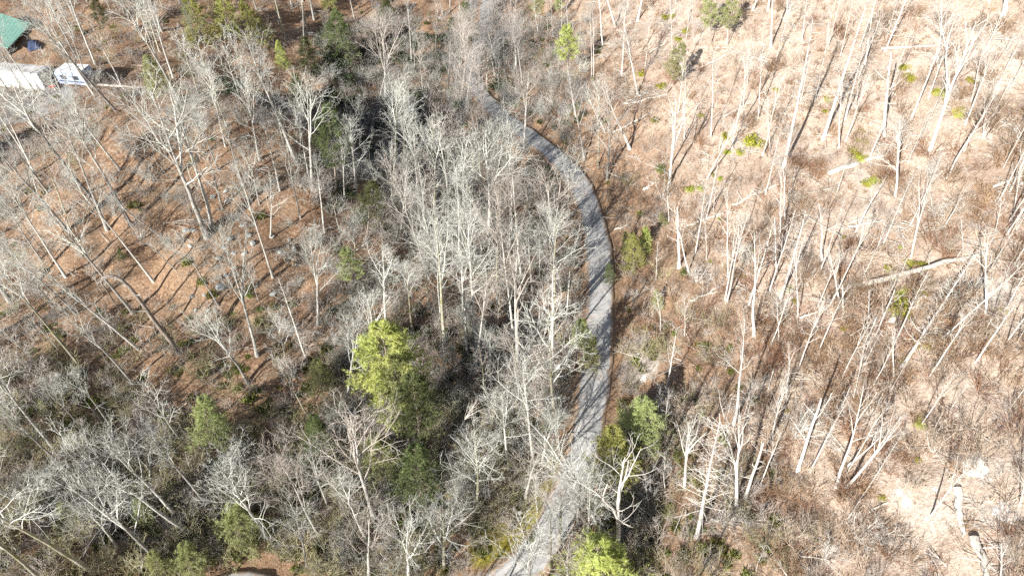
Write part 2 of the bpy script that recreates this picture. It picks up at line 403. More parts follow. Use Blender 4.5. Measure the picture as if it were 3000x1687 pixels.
# ------------------------------------------------------------------ road
m, nt, b, _o = new_mat('old_asphalt')
tc = N(nt, 'ShaderNodeTexCoord'); vec = tc.outputs['Object']
f1 = noise(nt, vec, 0.5, 5, 0.65); f2 = noise(nt, vec, 14, 3, 0.8)
c = mixc(nt, 0.5, ramp(nt, f1, [(0.3, (.27, .26, .245)), (0.65, (.43, .415, .39))]), ramp(nt, f2, [(0.3, (.24, .23, .215)), (0.7, (.47, .455, .43))]))
edge = N(nt, 'ShaderNodeAttribute'); edge.attribute_name = 'edge'
ef = ramp(nt, math_(nt, 'ADD', edge.outputs['Fac'], math_(nt, 'MULTIPLY', math_(nt, 'SUBTRACT', noise(nt, vec, 1.3, 4, .7), 0.5), 1.2)), [(0.45, (0, 0, 0)), (0.72, (1, 1, 1))])
c = mixc(nt, ef, c, ramp(nt, f2, [(0.3, (.20, .135, .085)), (0.7, (.40, .29, .20))]))
wv = N(nt, 'ShaderNodeAttribute'); wv.attribute_name = 'track'
c = mixc(nt, math_(nt, 'MULTIPLY', wv.outputs['Fac'], 0.22), c, (.54, .525, .50))
nt.links.new(c, b.inputs['Base Color']); bump(nt, b, f2, 0.3, 0.02)
vk = N(nt, 'ShaderNodeTexVoronoi', feature='DISTANCE_TO_EDGE'); vk.inputs['Scale'].default_value = .55; nt.links.new(vec, vk.inputs['Vector'])
lv = ramp(nt, math_(nt, 'ADD', noise(nt, vec, 5.5, 3, .8), math_(nt, 'MULTIPLY', noise(nt, vec, .6, 3, .6), .5)), [(0.86, (0, 0, 0)), (0.93, (.8, .8, .8))])
c = mixc(nt, lv, c, (.34, .21, .12))
pt = ramp(nt, noise(nt, vec, .35, 2, .5), [(0.55, (0, 0, 0)), (0.57, (.45, .45, .45))]); c = mixc(nt, pt, c, (.24, .235, .225))
ck = ramp(nt, vk.outputs['Distance'], [(0.0, (.3, .3, .3)), (0.02, (0, 0, 0))]); c = mixc(nt, ck, c, (.09, .085, .08))
nt.links.new(c, b.inputs['Base Color'])
M['asphalt'] = m
tang = unit(np.gradient(ROAD[:, :2], axis=0)); nrm = np.stack([tang[:, 1], -tang[:, 0]], 1)
cols = np.array([-1, -.82, -.55, -.28, 0, .28, .55, .82, 1.0])
rw = ROAD_W * (1 + 0.05 * np.sin(np.arange(len(ROAD)) * .35) + 0.03 * np.sin(np.arange(len(ROAD)) * 1.3))
rv = np.zeros((len(ROAD), len(cols), 3))
rv[:, :, :2] = ROAD[:, None, :2] + nrm[:, None] * (cols[None, :, None] * rw[:, None, None])
rv[:, :, 2] = ROAD[:, None, 2] + 0.035 * (1 - cols[None] ** 2)
# skirts so the slab has thickness
low = rv[:, [0, -1]].copy(); low[:, :, 2] -= 0.25; low[:, 0, :2] -= nrm * 0.12; low[:, 1, :2] += nrm * 0.12
rv = np.concatenate([low[:, :1], rv, low[:, 1:]], 1)
nr, nc = rv.shape[:2]; ridx = np.arange(nr * nc).reshape(nr, nc)
rf = np.stack([ridx[:-1, :-1], ridx[:-1, 1:], ridx[1:, 1:], ridx[1:, :-1]], -1).reshape(-1, 4)[:, ::-1]
rm = mesh_from('road', rv.reshape(-1, 3), [rf], M['asphalt'])
ec = np.concatenate([[1.2], np.abs(cols) ** 3, [1.2]]); tk = np.concatenate([[0], np.exp(-((np.abs(cols) - .5) / .2) ** 2), [0]])
for nm, arr in (('edge', ec), ('track', tk)):
    at = rm.attributes.new(nm, 'FLOAT', 'POINT'); at.data.foreach_set('value', np.tile(arr, nr).astype(np.float32))
road = new_obj('road', rm); tag(road, 'narrow grey weathered asphalt road winding through the wood', kind='structure')
# make sure the faces look up
if rm.polygons[nc // 2].normal.z < 0: rm.flip_normals()

# ------------------------------------------------------------------ tree prototypes
PROTO = {}       # kind -> list of dict(parts=[(name, mesh)], H=height)
def trunk_mesh(name, P, R, mat, sides=9):
    R = R.copy(); R[:, 0] *= 1.55; 
    if R.shape[1] > 6: R[:, 1] *= 1.08
    V, F = tubes(P, R, sides); return mesh_from(name, V, [F], mat)
def one(*a): return np.array([a], float)
def twigs(buf, P, R, specs, rng):
    """specs: list of (m, t0, t1, a0, a1, lenf, lenv, rf, nseg, sides, wob, lift, rmin)"""
    for (m_, t0, t1, a0, a1, lenf, lenv, rf_, nseg, sides, wob, lift, rmin) in specs:
        Lp = np.linalg.norm(np.diff(P, axis=1), axis=2).sum(1)
        S, D, t, r, par = sprout(P, R, m_, t0, t1, a0, a1, rng)
        L = Lp[par] * lenf * (1.15 - 0.6 * t) * rng.uniform(1 - lenv, 1 + lenv, len(t))
        r0 = np.maximum(r * rf_, rmin)
        P, R = grow(S, D, L, r0, r0 * 0.35, nseg, wob, lift, rng)
        V, F = tubes(P, R, sides); buf.add(V, F)
def make_bare(kind, seed, H, r0, crown0, nl, limb, ang, dens=1.0, wob=.035, fork=False, lift=.06, tw=.0125):
    rng = np.random.default_rng(seed)
    ns = 14
    P, R = grow(np.zeros((1, 3)), one(0, 0, 1), np.array([H]), np.array([r0]), np.array([r0 * .12]), ns, wob, .02, rng)
    # straighten so that the top sits above the base
    off = P[0, -1, :2].copy(); P[0, :, :2] -= off * np.linspace(0, 1, ns + 1)[:, None] ** 1.5
    P[0] *= H / P[0, -1, 2]
    tb = Buf(); V, F = tubes(P, np.concatenate([R[:, :1] * 1.5, R[:, 1:2] * 1.1, R[:, 2:]], 1), 9); tb.add(V, F)
    buf = Buf()
    S, D, t, r, par = sprout(P, R, nl, crown0, .98, ang[0], ang[1], rng)
    rel = (t - crown0) / (1 - crown0)
    L = H * limb * (1.05 - .62 * rel) * rng.uniform(.7, 1.2, len(t))
    rr = np.maximum(r * .5, .028)
    if fork:
        k = rng.choice(len(t), fork, replace=False); L[k] = H * (1 - t[k]) * rng.uniform(.85, 1.1, fork); rr[k] = r[k] * .85
        D[k] = unit(D[k] * .45 + np.array([0, 0, 1.0]))
    lp, lr = grow(S, D, L, rr, rr * .25, 7, .10, lift, rng)
    V, F = tubes(lp, lr, 6); buf.add(V, F)
    # extend twigging to the leader too
    q = lambda n: max(2, int(round(n * dens)))
    twigs(buf, lp, lr, [(q(5.5), .15, 1, .45, .95, .56, .35, .6, 4, 4, .12, .05, .020),
                        (q(4), .15, 1, .4, .95, .56, .35, .62, 3, 3, .12, .03, .0135),
                        (q(2.6), .2, 1, .35, .85, .62, .4, .7, 2, 3, .13, .02, tw * .8)], rng)
    PROTO.setdefault(kind, []).append(dict(parts=[('trunk', tb.mesh(kind + '_trunk', M['bark'])), ('crown', buf.mesh(kind + '_crown', M['twig']))], H=H))
for s in range(5):
    make_bare('oak', 10 + s, 15.0, .19 + .015 * s, .32 + .04 * (s % 3), 12, .40, (.5, 1.0), 1.1, fork=3, lift=.06)
for s in range(5):
    make_bare('slim', 30 + s, 18.0, .19 + .012 * s, .46 + .05 * (s % 3), 11, .27, (.5, 1.0), 1.05, wob=.022, fork=3, lift=.06)
for s in range(3):
    make_bare('thin', 50 + s, 11.0, .085 + .012 * s, .3, 11, .28, (.5, 1.05), .8, wob=.04, tw=.012)
for s in range(3):
    make_bare('bleached', 60 + s, 16.0, .19 + .02 * s, .40 + .06 * s, 9, .25, (.5, 1.0), .62, wob=.03, fork=2, tw=.015)
for s in range(4):
    make_bare('pole', 65 + s, 18.0, .155 + .015 * s, .42 + .06 * (s % 3), 13, .16, (.5, 1.1), .8, wob=.02, fork=2, lift=.06, tw=.014)
for s in range(2):
    make_bare('forked', 70 + s, 15.0, .24, .36, 8, .30, (.5, .9), .62, wob=.03, fork=4, tw=.015)
def make_snag(seed, H, r0, nl):
    rng = np.random.default_rng(seed)
    P, R = grow(np.zeros((1, 3)), one(0, 0, 1), np.array([H]), np.array([r0]), np.array([r0 * .45]), 9, .025, .02, rng)
    P[0, :, :2] -= P[0, -1, :2] * np.linspace(0, 1, 10)[:, None]
    tb = Buf(); V, F = tubes(P, np.concatenate([R[:, :1] * 1.5, R[:, 1:]], 1), 9); tb.add(V, F)
    tip = P[0, -1]; tb.add(np.vstack([V[-9:], tip[None] + [[.05, 0, .45]]]), [(i, (i + 1) % 9, 9) for i in range(9)])
    buf = Buf(); S, D, t, r, par = sprout(P, R, nl, .4, .97, .7, 1.25, rng)
    L = rng.uniform(.6, 3.2, len(t)); rr = np.clip(r * .35, .025, .07)
    lp, lr = grow(S, D, L, rr, rr * .4, 5, .1, .05, rng)
    parts = [('trunk', tb.mesh('snag_trunk', M['bark']))]
    for j in range(len(lp)):
        lb_ = Buf(); V, F = tubes(lp[j:j + 1], lr[j:j + 1], 5); lb_.add(V, F)
        twigs(lb_, lp[j:j + 1], lr[j:j + 1], [(3, .3, 1, .5, 1.1, .5, .4, .6, 3, 3, .15, .02, .018)], rng)
        parts.append(('limb', lb_.mesh('snag_limb', M['twig'])))
    PROTO.setdefault('snag', []).append(dict(parts=parts, H=H))
for s in range(3): make_snag(80 + s, 10.0, .16 + .02 * s, 5 + 2 * s)
def make_deadpine(seed, H, r0, nb, t0, bl):
    rng = np.random.default_rng(seed)
    P, R = grow(np.zeros((1, 3)), one(0, 0, 1), np.array([H]), np.array([r0]), np.array([.03]), 14, .012, .02, rng)
    P[0, :, :2] -= P[0, -1, :2] * np.linspace(0, 1, 15)[:, None]
    tb = Buf(); V, F = tubes(P, np.concatenate([R[:, :1] * 1.4, R[:, 1:]], 1), 9); tb.add(V, F)
    buf = Buf(); S, D, t, r, par = sprout(P, R, nb, t0, .99, 1.05, 1.7, rng)
    L = bl * (1.15 - .75 * t) * rng.uniform(.35, 1.25, len(t)); rr = np.clip(r * .22, .022, .045)
    lp, lr = grow(S, D, L, rr, rr * .4, 5, .09, .05, rng); V, F = tubes(lp, lr, 4); buf.add(V, F)
    twigs(buf, lp, lr, [(4, .3, 1, .5, 1.1, .4, .4, .6, 3, 3, .15, .02, .015), (2, .3, 1, .5, 1.1, .5, .4, .7, 2, 3, .15, .0, .011)], rng)
    PROTO.setdefault('dead_pine', []).append(dict(parts=[('trunk', tb.mesh('dead_pine_trunk', M['bark_pale'])), ('bare_boughs', buf.mesh('dead_pine_boughs', M['twig_pale']))], H=H))
make_deadpine(90, 18, .23, 80, .28, 3.0); make_deadpine(91, 18, .26, 95, .18, 2.6); make_deadpine(92, 17, .2, 60, .45, 2.4)
def blades(C, D, n, ln, w, rng, spread=.8):
    """n narrow triangles at each centre"""
    C = np.repeat(C, n, 0); D = np.repeat(D, n, 0)
    d = unit(D + rng.normal(0, spread, D.shape)); p = unit(np.cross(d, rng.normal(0, 1, D.shape)))
    l = ln * rng.uniform(.6, 1.3, (len(C), 1))
    V = np.stack([C - p * w, C + p * w, C + d * l + p * w * .3], 1).reshape(-1, 3)
    return V, np.arange(len(V)).reshape(-1, 3)
def make_evergreen(kind, seed, H, r0, nb, t0, bl, pw, a0, a1, lift, nsub, ntuft, nbl, ln, w, nmat, spread, extra=1.0):
    rng = np.random.default_rng(seed)
    P, R = grow(np.zeros((1, 3)), one(0, 0, 1), np.array([H]), np.array([r0]), np.array([.02]), 12, .015, .02, rng)
    P[0, :, :2] -= P[0, -1, :2] * np.linspace(0, 1, 13)[:, None]
    tb = Buf(); V, F = tubes(P, np.concatenate([R[:, :1] * 1.4, R[:, 1:]], 1), 8); tb.add(V, F)
    S, D, t, r, par = sprout(P, R, nb, t0, .995, a0, a1, rng)
    rel = (t - t0) / (1 - t0)
    L = bl * (1.0 - rel) ** pw * rng.uniform(.6, 1.25, len(t)) + .35
    if kind == 'pine': L *= np.clip(rel * 5 + .45, 0, 1)
    rr = np.clip(r * .3, .015, .05)
    lp, lr = grow(S, D, L, rr, rr * .4, 5, .1, lift, rng)
    bb = Buf(); V, F = tubes(lp, lr, 4); bb.add(V, F)
    S2, D2, t2, r2, p2 = sprout(lp, lr, nsub, .25, 1, .4, 1.0, rng)
    D2[:, 2] *= .55
    L2 = np.linalg.norm(np.diff(lp, axis=1), axis=2).sum(1)[p2] * .38 * (1.2 - .7 * t2) * extra
    sp, sr = grow(S2, D2, L2 + .12, np.full(len(t2), .014), np.full(len(t2), .008), 3, .12, lift * .5, rng)
    V, F = tubes(sp, sr, 3); bb.add(V, F)
    C, Dn, _, _, _ = sprout(sp, sr, ntuft, .15, 1, .1, .9, rng)
    nbuf = Buf(); V, F = blades(C, Dn, nbl, ln, w, rng, spread); nbuf.add(V, F)
    PROTO.setdefault(kind, []).append(dict(parts=[('trunk', tb.mesh(kind + '_trunk', M['bark_pine'])), ('boughs', bb.mesh(kind + '_boughs', M['bark_pine'])),
        ('crown', nbuf.mesh(kind + '_crown', M[nmat], False))], H=H))
for s in range(3): make_evergreen('pine', 100 + s, 15, .19, 70, .34, 3.6, .75, 1.0, 1.4, .05, 9, 4, 7, .36, .028, 'needle', .75)
for s in range(3): make_evergreen('hemlock', 110 + s, 10, .13, 110, .07, 3.0, .85, 1.15, 1.6, -.015, 8, 4, 5, .28, .03, 'needle', .65)
# a pine broken over at the top, its head hanging
def make_bent():
    rng = np.random.default_rng(7)
    zs = np.linspace(0, 9.5, 10); pts = [(0.05 * math.sin(z), 0, z) for z in zs]
    for a in np.linspace(.25, 1, 8) * PI * .93: pts.append((-1.15 + 1.15 * math.cos(a), .1 * a, 9.5 + 1.3 * math.sin(a)))
    for k in range(1, 5): pts.append((-2.3 - .12 * k, .4, 9.6 - 1.0 * k))
    P = np.array(pts)[None]; R = np.interp(np.linspace(0, 1, len(pts)), [0, .02, .5, .8, 1], [.30, .22, .15, .08, .03])[None]
    tb = Buf(); V, F = tubes(P, R, 9); tb.add(V, F)
    buf = Buf(); S, D, t, r, par = sprout(P, R, 26, .2, .98, .9, 1.5, rng); L = rng.uniform(.3, 1.5, len(t)); rr = np.clip(r * .25, .02, .04)
    lp, lr = grow(S, D, L, rr, rr * .4, 4, .1, .03, rng); V, F = tubes(lp, lr, 4); buf.add(V, F)
    twigs(buf, lp, lr, [(3, .3, 1, .5, 1.1, .5, .4, .6, 2, 3, .15, .0, .014)], rng)
    PROTO['bent'] = [dict(parts=[('trunk', tb.mesh('bent_trunk', M['bark_pine'])), ('crown', buf.mesh('bent_limbs', M['twig']))], H=10.8)]
make_bent()
# many-stemmed bare bush
def make_bush(seed, H, n):
    rng = np.random.default_rng(seed)
    az = rng.uniform(0, 2 * PI, n); tl = rng.uniform(.1, .6, n)
    D = np.stack([np.cos(az) * np.sin(tl), np.sin(az) * np.sin(tl), np.cos(tl)], 1)
    S = np.stack([np.cos(az) * .12, np.sin(az) * .12, az * 0 - .05], 1)
    P, R = grow(S, D, H * rng.uniform(.7, 1.1, n), np.full(n, .04), np.full(n, .012), 6, .09, .04, rng)
    tb = Buf(); V, F = tubes(P, R, 5); tb.add(V, F)
    buf = Buf(); twigs(buf, P, R, [(8, .2, 1, .4, .9, .4, .35, .6, 3, 3, .14, .03, .014), (6, .2, 1, .4, .9, .5, .35, .7, 2, 3, .18, .0, .010), (3, .2, 1, .4, .9, .5, .35, .7, 2, 3, .18, .0, .009)], rng)
    PROTO.setdefault('bush', []).append(dict(parts=[('stem', tb.mesh('bush_stems', M['bark'])), ('crown', buf.mesh('bush_crown', M['twig']))], H=H))
for s in range(3): make_bush(120 + s, 4.0, 7 + s)
# broadleaf evergreen shrub
def make_laurel(seed, n):
    rng = np.random.default_rng(seed)
    d = unit(rng.normal(0, 1, (n, 3))); d[:, 2] = np.abs(d[:, 2]) * .9
    lob = unit(rng.normal(0, 1, (5, 3))) * [.42, .42, .15]
    C = d * rng.uniform(.25, .5, (n, 1)) + lob[rng.integers(0, 5, n)] + [0, 0, .28]
    nb = Buf()
    p = unit(np.cross(d + rng.normal(0, .4, d.shape), rng.normal(0, 1, d.shape))); q = unit(np.cross(d + rng.normal(0, .5, d.shape), p))
    V = np.stack([C - p * .085, C - q * .035 , C + p * .085, C + q * .035], 1).reshape(-1, 3)
    nb.add(V, np.arange(len(V)).reshape(-1, 4))
    sb = Buf(); az = rng.uniform(0, 2 * PI, 8); D = np.stack([np.cos(az) * .7, np.sin(az) * .7, az * 0 + .6], 1)
    P, R = grow(np.zeros((8, 3)), D, np.full(8, .7), np.full(8, .018), np.full(8, .006), 4, .12, .05, rng); V, F = tubes(P, R, 4); sb.add(V, F)
    PROTO.setdefault('laurel', []).append(dict(parts=[('stem', sb.mesh('laurel_stems', M['bark_dark'])), ('crown', nb.mesh('laurel_crown', M['laurel'], False))], H=.8))
for s in range(3): make_laurel(130 + s, 420)
_used = {}
def plant(kind, name, base, top=None, H=None, wide=1.0, seed=0, mats=None, var=None):
    """a tree standing at base; top is the 3-D point its tip reaches (lean), or H its height"""
    pr = PROTO[kind][(var if var is not None else seed) % len(PROTO[kind])]
    root = bpy.data.objects.new(name, None); COL.objects.link(root)
    root.empty_display_size = .3
    base = Vector(base)
    if top is not None:
        ax = Vector(top) - base; H = ax.length
    else: ax = Vector((0, 0, 1))
    q = Vector((0, 0, 1)).rotation_difference(ax.normalized())
    rz = Quaternion((0, 0, 1), (seed * 2.399) % (2 * PI))
    root.rotation_mode = 'QUATERNION'; root.rotation_quaternion = q @ rz
    s = H / pr['H']; root.scale = (s * wide, s * wide, s); root.location = base - Vector((0, 0, .12))
    for pn, me in pr['parts']:
        c = bpy.data.objects.new(pn, me); COL.objects.link(c); c.parent = root
        if mats and pn in mats:
            c.material_slots[0].link = 'OBJECT'; c.material_slots[0].material = M[mats[pn]]
    return root

# ------------------------------------------------------------------ individual trees, picked in the photograph: kind, foot u v, tip u v, crown width
TREES = '''
slim 103 272 -58 20 .8
slim 90 298 -46 85 .8
slim 279 188 168 -90 1
forked 224 170 112 -50 .9
slim 280 284 70 -30 .9
slim 347 332 55 15 .9
slim 352 498 125 215 1
slim 540 318 340 -30 1
slim 508 230 425 -20 1
oak 600 196 540 20 0.7
slim 862 462 715 95 1
slim 735 340 705 170 1
oak 916 560 900 245 0.97
slim 143 566 -75 285 .8
slim 77 570 -95 440 .8
slim 290 606 -30 190 .9
thin 197 452 25 190 .8
oak 606 694 440 262 1.1
oak 620 668 525 320 0.97
slim 652 612 565 320 .9
thin 355 250 250 40 1
thin 700 280 650 90 1
thin 770 250 745 110 1
slim 640 500 560 300 .9
slim 560 560 430 330 .9
thin 830 420 790 240 1
slim 660 430 610 200 .9
oak 760 470 720 230 0.88
oak 1310 272 1322 105 0.88
oak 1416 250 1404 122 0.84
oak 1128 318 1116 50 0.88
oak 1217 225 1206 66 0.88
oak 1478 212 1473 58 0.79
oak 1511 222 1506 40 0.88
slim 1586 152 1560 -20 .8
slim 1606 102 1600 -20 .7
slim 1620 110 1613 -20 .7
slim 1646 92 1646 -25 .7
snag 1663 76 1655 -30 1
slim 1734 226 1726 -15 .7
slim 1740 222 1735 0 .7
oak 1870 276 1806 12 0.79
slim 1890 200 1905 20 .8
slim 1970 152 1963 -15 .8
bleached 1846 436 1770 232 1.2
forked 1961 545 1980 275 .9
oak 1713 466 1668 215 0.97
bleached 1775 390 1715 250 1
oak 1534 432 1548 200 0.97
oak 1470 390 1478 246 0.88
oak 1352 446 1362 256 1.06
thin 1181 282 1180 168 1
thin 1255 250 1262 165 1
snag 1068 434 1152 215 .9
slim 1294 512 1288 370 1.1
oak 1431 684 1423 380 1.06
slim 1248 708 1218 436 1.1
oak 1664 642 1672 455 1.1
oak 1042 578 1026 345 0.88
slim 1346 762 1336 490 1.05
slim 1454 788 1461 540 .9
slim 1398 1052 1373 620 .9
slim 1368 1034 1349 742 .9
slim 1302 1003 1277 640 .9
forked 1516 1098 1517 720 .9
dead_pine 1618 1060 1622 768 .8
oak 1623 1219 1604 905 0.97
slim 1662 938 1670 772 1.35
oak 1621 796 1606 528 1.14
slim 1210 986 1188 768 1.1
slim 1132 968 1120 730 1.15
oak 1170 708 1192 480 0.88
thin 1450 1010 1464 848 1
oak 1433 1134 1438 972 0.88
oak 1018 1154 1036 938 0.88
thin 1288 1132 1312 980 1
thin 1335 1125 1342 1046 1
thin 1582 822 1578 640 1
oak 1042 792 1036 628 0.88
thin 1322 797 1330 640 1
oak 1500 700 1500 520 0.88
thin 1100 640 1090 480 1
oak 1150 600 1145 430 0.88
slim 1560 880 1545 660 1
oak 1255 900 1240 700 0.97
oak 1090 1050 1080 860 0.88
snag 1990 782 1985 608 1
thin 1937 972 1921 842 1
thin 1960 650 1955 540 1
bleached 2020 800 1975 610 .8
slim 407 1022 70 760 .7
bent 526 1034 353 806 1
slim 450 824 185 495 .7
slim 392 917 120 595 .8
forked 472 692 288 552 .7
thin 516 789 388 676 1
slim 800 812 685 470 .8
slim 640 894 520 690 .9
thin 757 882 722 768 .7
dead_pine 900 1062 815 815 .7
oak 753 1041 640 665 0.62
oak 842 1072 803 920 0.88
oak 930 952 922 695 0.88
oak 727 1123 590 915 0.79
oak 792 696 805 515 0.88
slim 392 1123 170 890 .8
thin 178 1034 78 918 1
thin 109 1065 -15 945 1
slim 194 812 5 530 .9
slim 222 917 -15 690 .9
thin 300 860 250 760 1
oak 120 760 -20 560 0.88
thin 340 990 270 880 1
oak 160 900 40 760 0.88
slim 562 1565 180 1300 .8
slim 202 1377 -25 1185 .8
oak 512 1502 300 1290 0.92
oak 480 1658 215 1410 0.79
oak 788 1584 655 1385 0.88
thin 540 1301 398 1095 .9
thin 384 1198 298 1105 .8
slim 248 1266 122 1105 .7
slim 340 1268 205 1085 .8
thin 310 1255 165 1090 .8
oak 1096 1524 1026 1215 0.97
slim 1078 1590 988 1385 .9
oak 1400 1480 1392 1280 1.1
oak 1486 1351 1470 1150 0.88
forked 1326 1290 1425 1160 .9
forked 1810 1614 1832 1335 1
oak 1762 1552 1600 1330 0.97
oak 1556 1770 1555 1590 1.14
thin 1442 1262 1440 1170 1
thin 1952 1218 1925 1120 .8
forked 2006 1432 2020 1228 .9
thin 1340 1240 1335 1130 1
oak 1080 1690 1075 1480 1.06
oak 1200 1720 1195 1530 1.06
oak 1300 1660 1300 1500 1.06
thin 130 1560 40 1440 1
oak 340 1600 230 1470 0.88
oak 900 1660 860 1490 0.97
oak 960 1480 900 1330 0.97
thin 45 1690 -30 1610 1
oak 60 1240 -30 1130 0.88
slim 2145 433 2196 128 .8
dead_pine 2298 489 2382 55 1.1
dead_pine 2413 406 2552 -25 1
bleached 2459 433 2471 218 .8
snag 2591 402 2612 158 1
slim 2669 352 2792 35 .8
forked 2727 437 2862 58 .9
snag 2548 464 2588 368 1
oak 2623 578 2640 348 0.88
bleached 2773 522 2922 268 .9
thin 2257 442 2249 278 .7
slim 2222 347 2238 55 .6
slim 2273 180 2328 -35 .7
slim 2463 162 2502 -15 .7
slim 2386 302 2442 15 .7
snag 2509 312 2517 232 1
slim 2083 406 2091 150 .7
slim 2129 132 2141 -25 .6
slim 2032 117 2030 -25 .6
snag 2178 312 2184 246 1
oak 2746 182 2752 -5 0.88
slim 2905 212 3000 62 .7
slim 2916 262 3004 95 .7
slim 2005 406 2009 200 .6
oak 2300 640 2292 445 0.79
oak 2725 570 2720 470 0.97
dead_pine 2535 190 2565 -10 1
slim 2960 560 3060 330 .8
bleached 2845 300 2890 120 .8
thin 2190 250 2200 110 .8
slim 2600 110 2640 -40 .8
slim 2350 120 2370 -40 .8
bleached 2133 817 2130 556 .8
bleached 2211 983 2211 678 1
dead_pine 2288 874 2362 614 1
bleached 2286 697 2289 498 .8
snag 2277 802 2270 638 1
bleached 2339 927 2336 738 .7
forked 2459 877 2362 700 .9
snag 2474 919 2469 833 1.3
forked 2669 759 2722 518 .7
snag 2568 982 2622 848 1
snag 2533 1010 2570 925 1
bleached 2890 917 2902 676 .9
slim 2971 618 2994 470 .8
dead_pine 2948 905 3010 790 1
thin 2006 982 2005 858 .8
bleached 2151 1243 2182 930 .9
bleached 2306 1172 2312 1000 .9
snag 2544 948 2548 848 .8
snag 2091 614 2099 538 1
thin 2283 1002 2273 835 .8
thin 2916 682 2936 556 .9
bleached 2823 752 2811 636 .8
pole 2500 1170 2535 1010 .9
bleached 2620 1110 2625 960 .8
bleached 2070 760 2065 640 .9
bleached 2410 760 2400 590 1.1
forked 2160 1487 2166 1212 .8
snag 2339 1378 2406 1170 1
bleached 2451 1425 2532 1128 .8
forked 2482 1425 2644 1232 .8
bleached 2484 1362 2645 1215 .7
snag 2184 1456 2237 1298 1
bleached 2257 1297 2304 1138 .7
dead_pine 2041 1572 2110 1228 .9
thin 2180 1215 2205 1115 .8
snag 2455 1210 2490 1135 .8
thin 2215 1670 2240 1600 .9
bleached 2930 1720 2900 1560 1
oak 2990 1480 3010 1330 0.88
thin 1950 1440 1945 1330 .9
thin 1900 1500 1890 1390 .9
pole 2470 1098 2561 924 0.89
bleached 1947 1151 1983 957 0.82
pole 2858 1061 2999 855 0.77
snag 2951 272 3007 171 0.67
bleached 2952 683 3082 473 0.85
pole 2526 816 2605 641 0.80
bleached 2980 1003 3053 894 0.87
bleached 2520 1061 2570 946 0.68
pole 2036 746 2071 533 0.84
pole 2347 295 2381 138 0.64
bleached 2559 1126 2629 989 0.86
pole 2969 777 3145 508 0.63
pole 2484 1380 2610 1168 0.65
pole 1946 1270 1960 1142 0.71
bleached 2402 797 2474 584 0.63
dead_pine 2960 1194 3055 1071 0.67
pole 2228 1420 2288 1265 0.84
pole 2976 518 3069 348 0.62
dead_pine 2584 724 2681 505 0.68
pole 2434 892 2553 629 0.68
pole 2397 896 2460 735 0.83
pole 2820 449 2944 213 0.61
pole 2520 1090 2587 962 0.68
bleached 2257 1012 2321 841 0.70
pole 2264 1224 2309 1079 0.62
pole 2709 387 2798 186 0.64
pole 2477 349 2540 110 0.86
bleached 2271 1216 2305 1117 0.64
snag 2218 1170 2244 1096 0.69
snag 2519 138 2556 33 0.88
dead_pine 2373 1382 2482 1176 0.74
pole 2721 1107 2849 896 0.86
bleached 2031 423 2041 307 0.88
pole 2529 108 2608 -121 0.67
pole 1922 820 1928 702 0.70
pole 2175 1262 2217 1113 0.67
pole 2033 1297 2061 1194 0.88
pole 2779 1210 2838 1121 0.72
pole 2725 428 2813 219 0.74
pole 2746 92 2798 -26 0.61
snag 2426 135 2462 0 0.69
pole 2243 568 2292 354 0.68
dead_pine 2977 673 3064 543 0.71
pole 1987 333 2003 163 0.76
dead_pine 2594 149 2693 -103 0.75
pole 2666 662 2767 441 0.67
pole 2194 892 2266 654 0.86
pole 2921 599 3050 345 0.64
pole 2697 1246 2801 1090 0.82
pole 2515 230 2592 26 0.67
snag 2324 807 2359 687 0.65
dead_pine 1926 1234 1936 1131 0.74
pole 2659 477 2733 319 0.77
bleached 2477 414 2551 215 0.62
pole 2253 857 2331 615 0.79
bleached 2395 1042 2486 833 0.72
snag 2282 659 2302 585 0.85
bleached 2954 655 3069 454 0.81
snag 2070 635 2103 484 0.82
pole 2899 793 3002 613 0.64
pole 2720 289 2785 97 0.81
pole 2939 492 3061 270 0.78
bleached 2235 455 2298 216 0.71
snag 2251 1143 2268 1079 0.81
pole 2124 880 2175 625 0.74
pole 2336 1088 2417 877 0.87
pole 2607 1147 2664 1050 0.67
pole 2107 442 2126 302 0.61
pole 2918 321 2980 204 0.82
pole 1994 216 2027 -27 0.74
snag 2700 548 2732 479 0.75
bleached 2129 886 2192 623 0.70
bleached 2863 194 2943 14 0.87
pole 2006 1370 2031 1234 0.74
pole 2623 1001 2721 792 0.83
snag 2948 1005 3019 911 0.75
dead_pine 1965 490 1982 264 0.79
pole 2588 334 2672 81 0.63
oak 1350 190 1345 60 .9
oak 1440 150 1442 20 .9
oak 1455 95 1462 -40 .9
oak 1372 90 1372 -30 .9
oak 1425 260 1430 140 .9
oak 1372 330 1372 190 .9
slim 1460 300 1462 130 .9
slim 1200 400 1196 220 .9
oak 1120 430 1112 280 .9
slim 1060 480 1050 290 .9
oak 1610 1660 1615 1490 1
oak 1720 1600 1728 1420 .9
oak 1660 1740 1665 1590 1
thin 1700 1450 1705 1340 1.1
oak 1640 1330 1625 1190 .8
thin 1575 1500 1570 1400 1
oak 1640 1590 1642 1430 1.1
oak 1695 1540 1702 1390 1
oak 1405 240 1402 110 1
thin 235 292 172 120 1
thin 196 300 118 140 1
slim 262 250 178 20 .8
thin 60 262 -10 100 1
oak 1384 75 1388 -50 1.6
oak 1458 130 1452 -10 1.6
oak 1362 180 1366 40 1.5
oak 1420 180 1424 60 1
oak 1398 300 1396 165 1
slim 820 560 765 330 .9
slim 700 520 640 300 .9
slim 880 640 840 420 .9
oak 760 600 720 420 .9
slim 950 680 925 470 .9
slim 580 470 500 260 .9
slim 905 520 870 300 .9
slim 1010 600 995 400 .9
'''
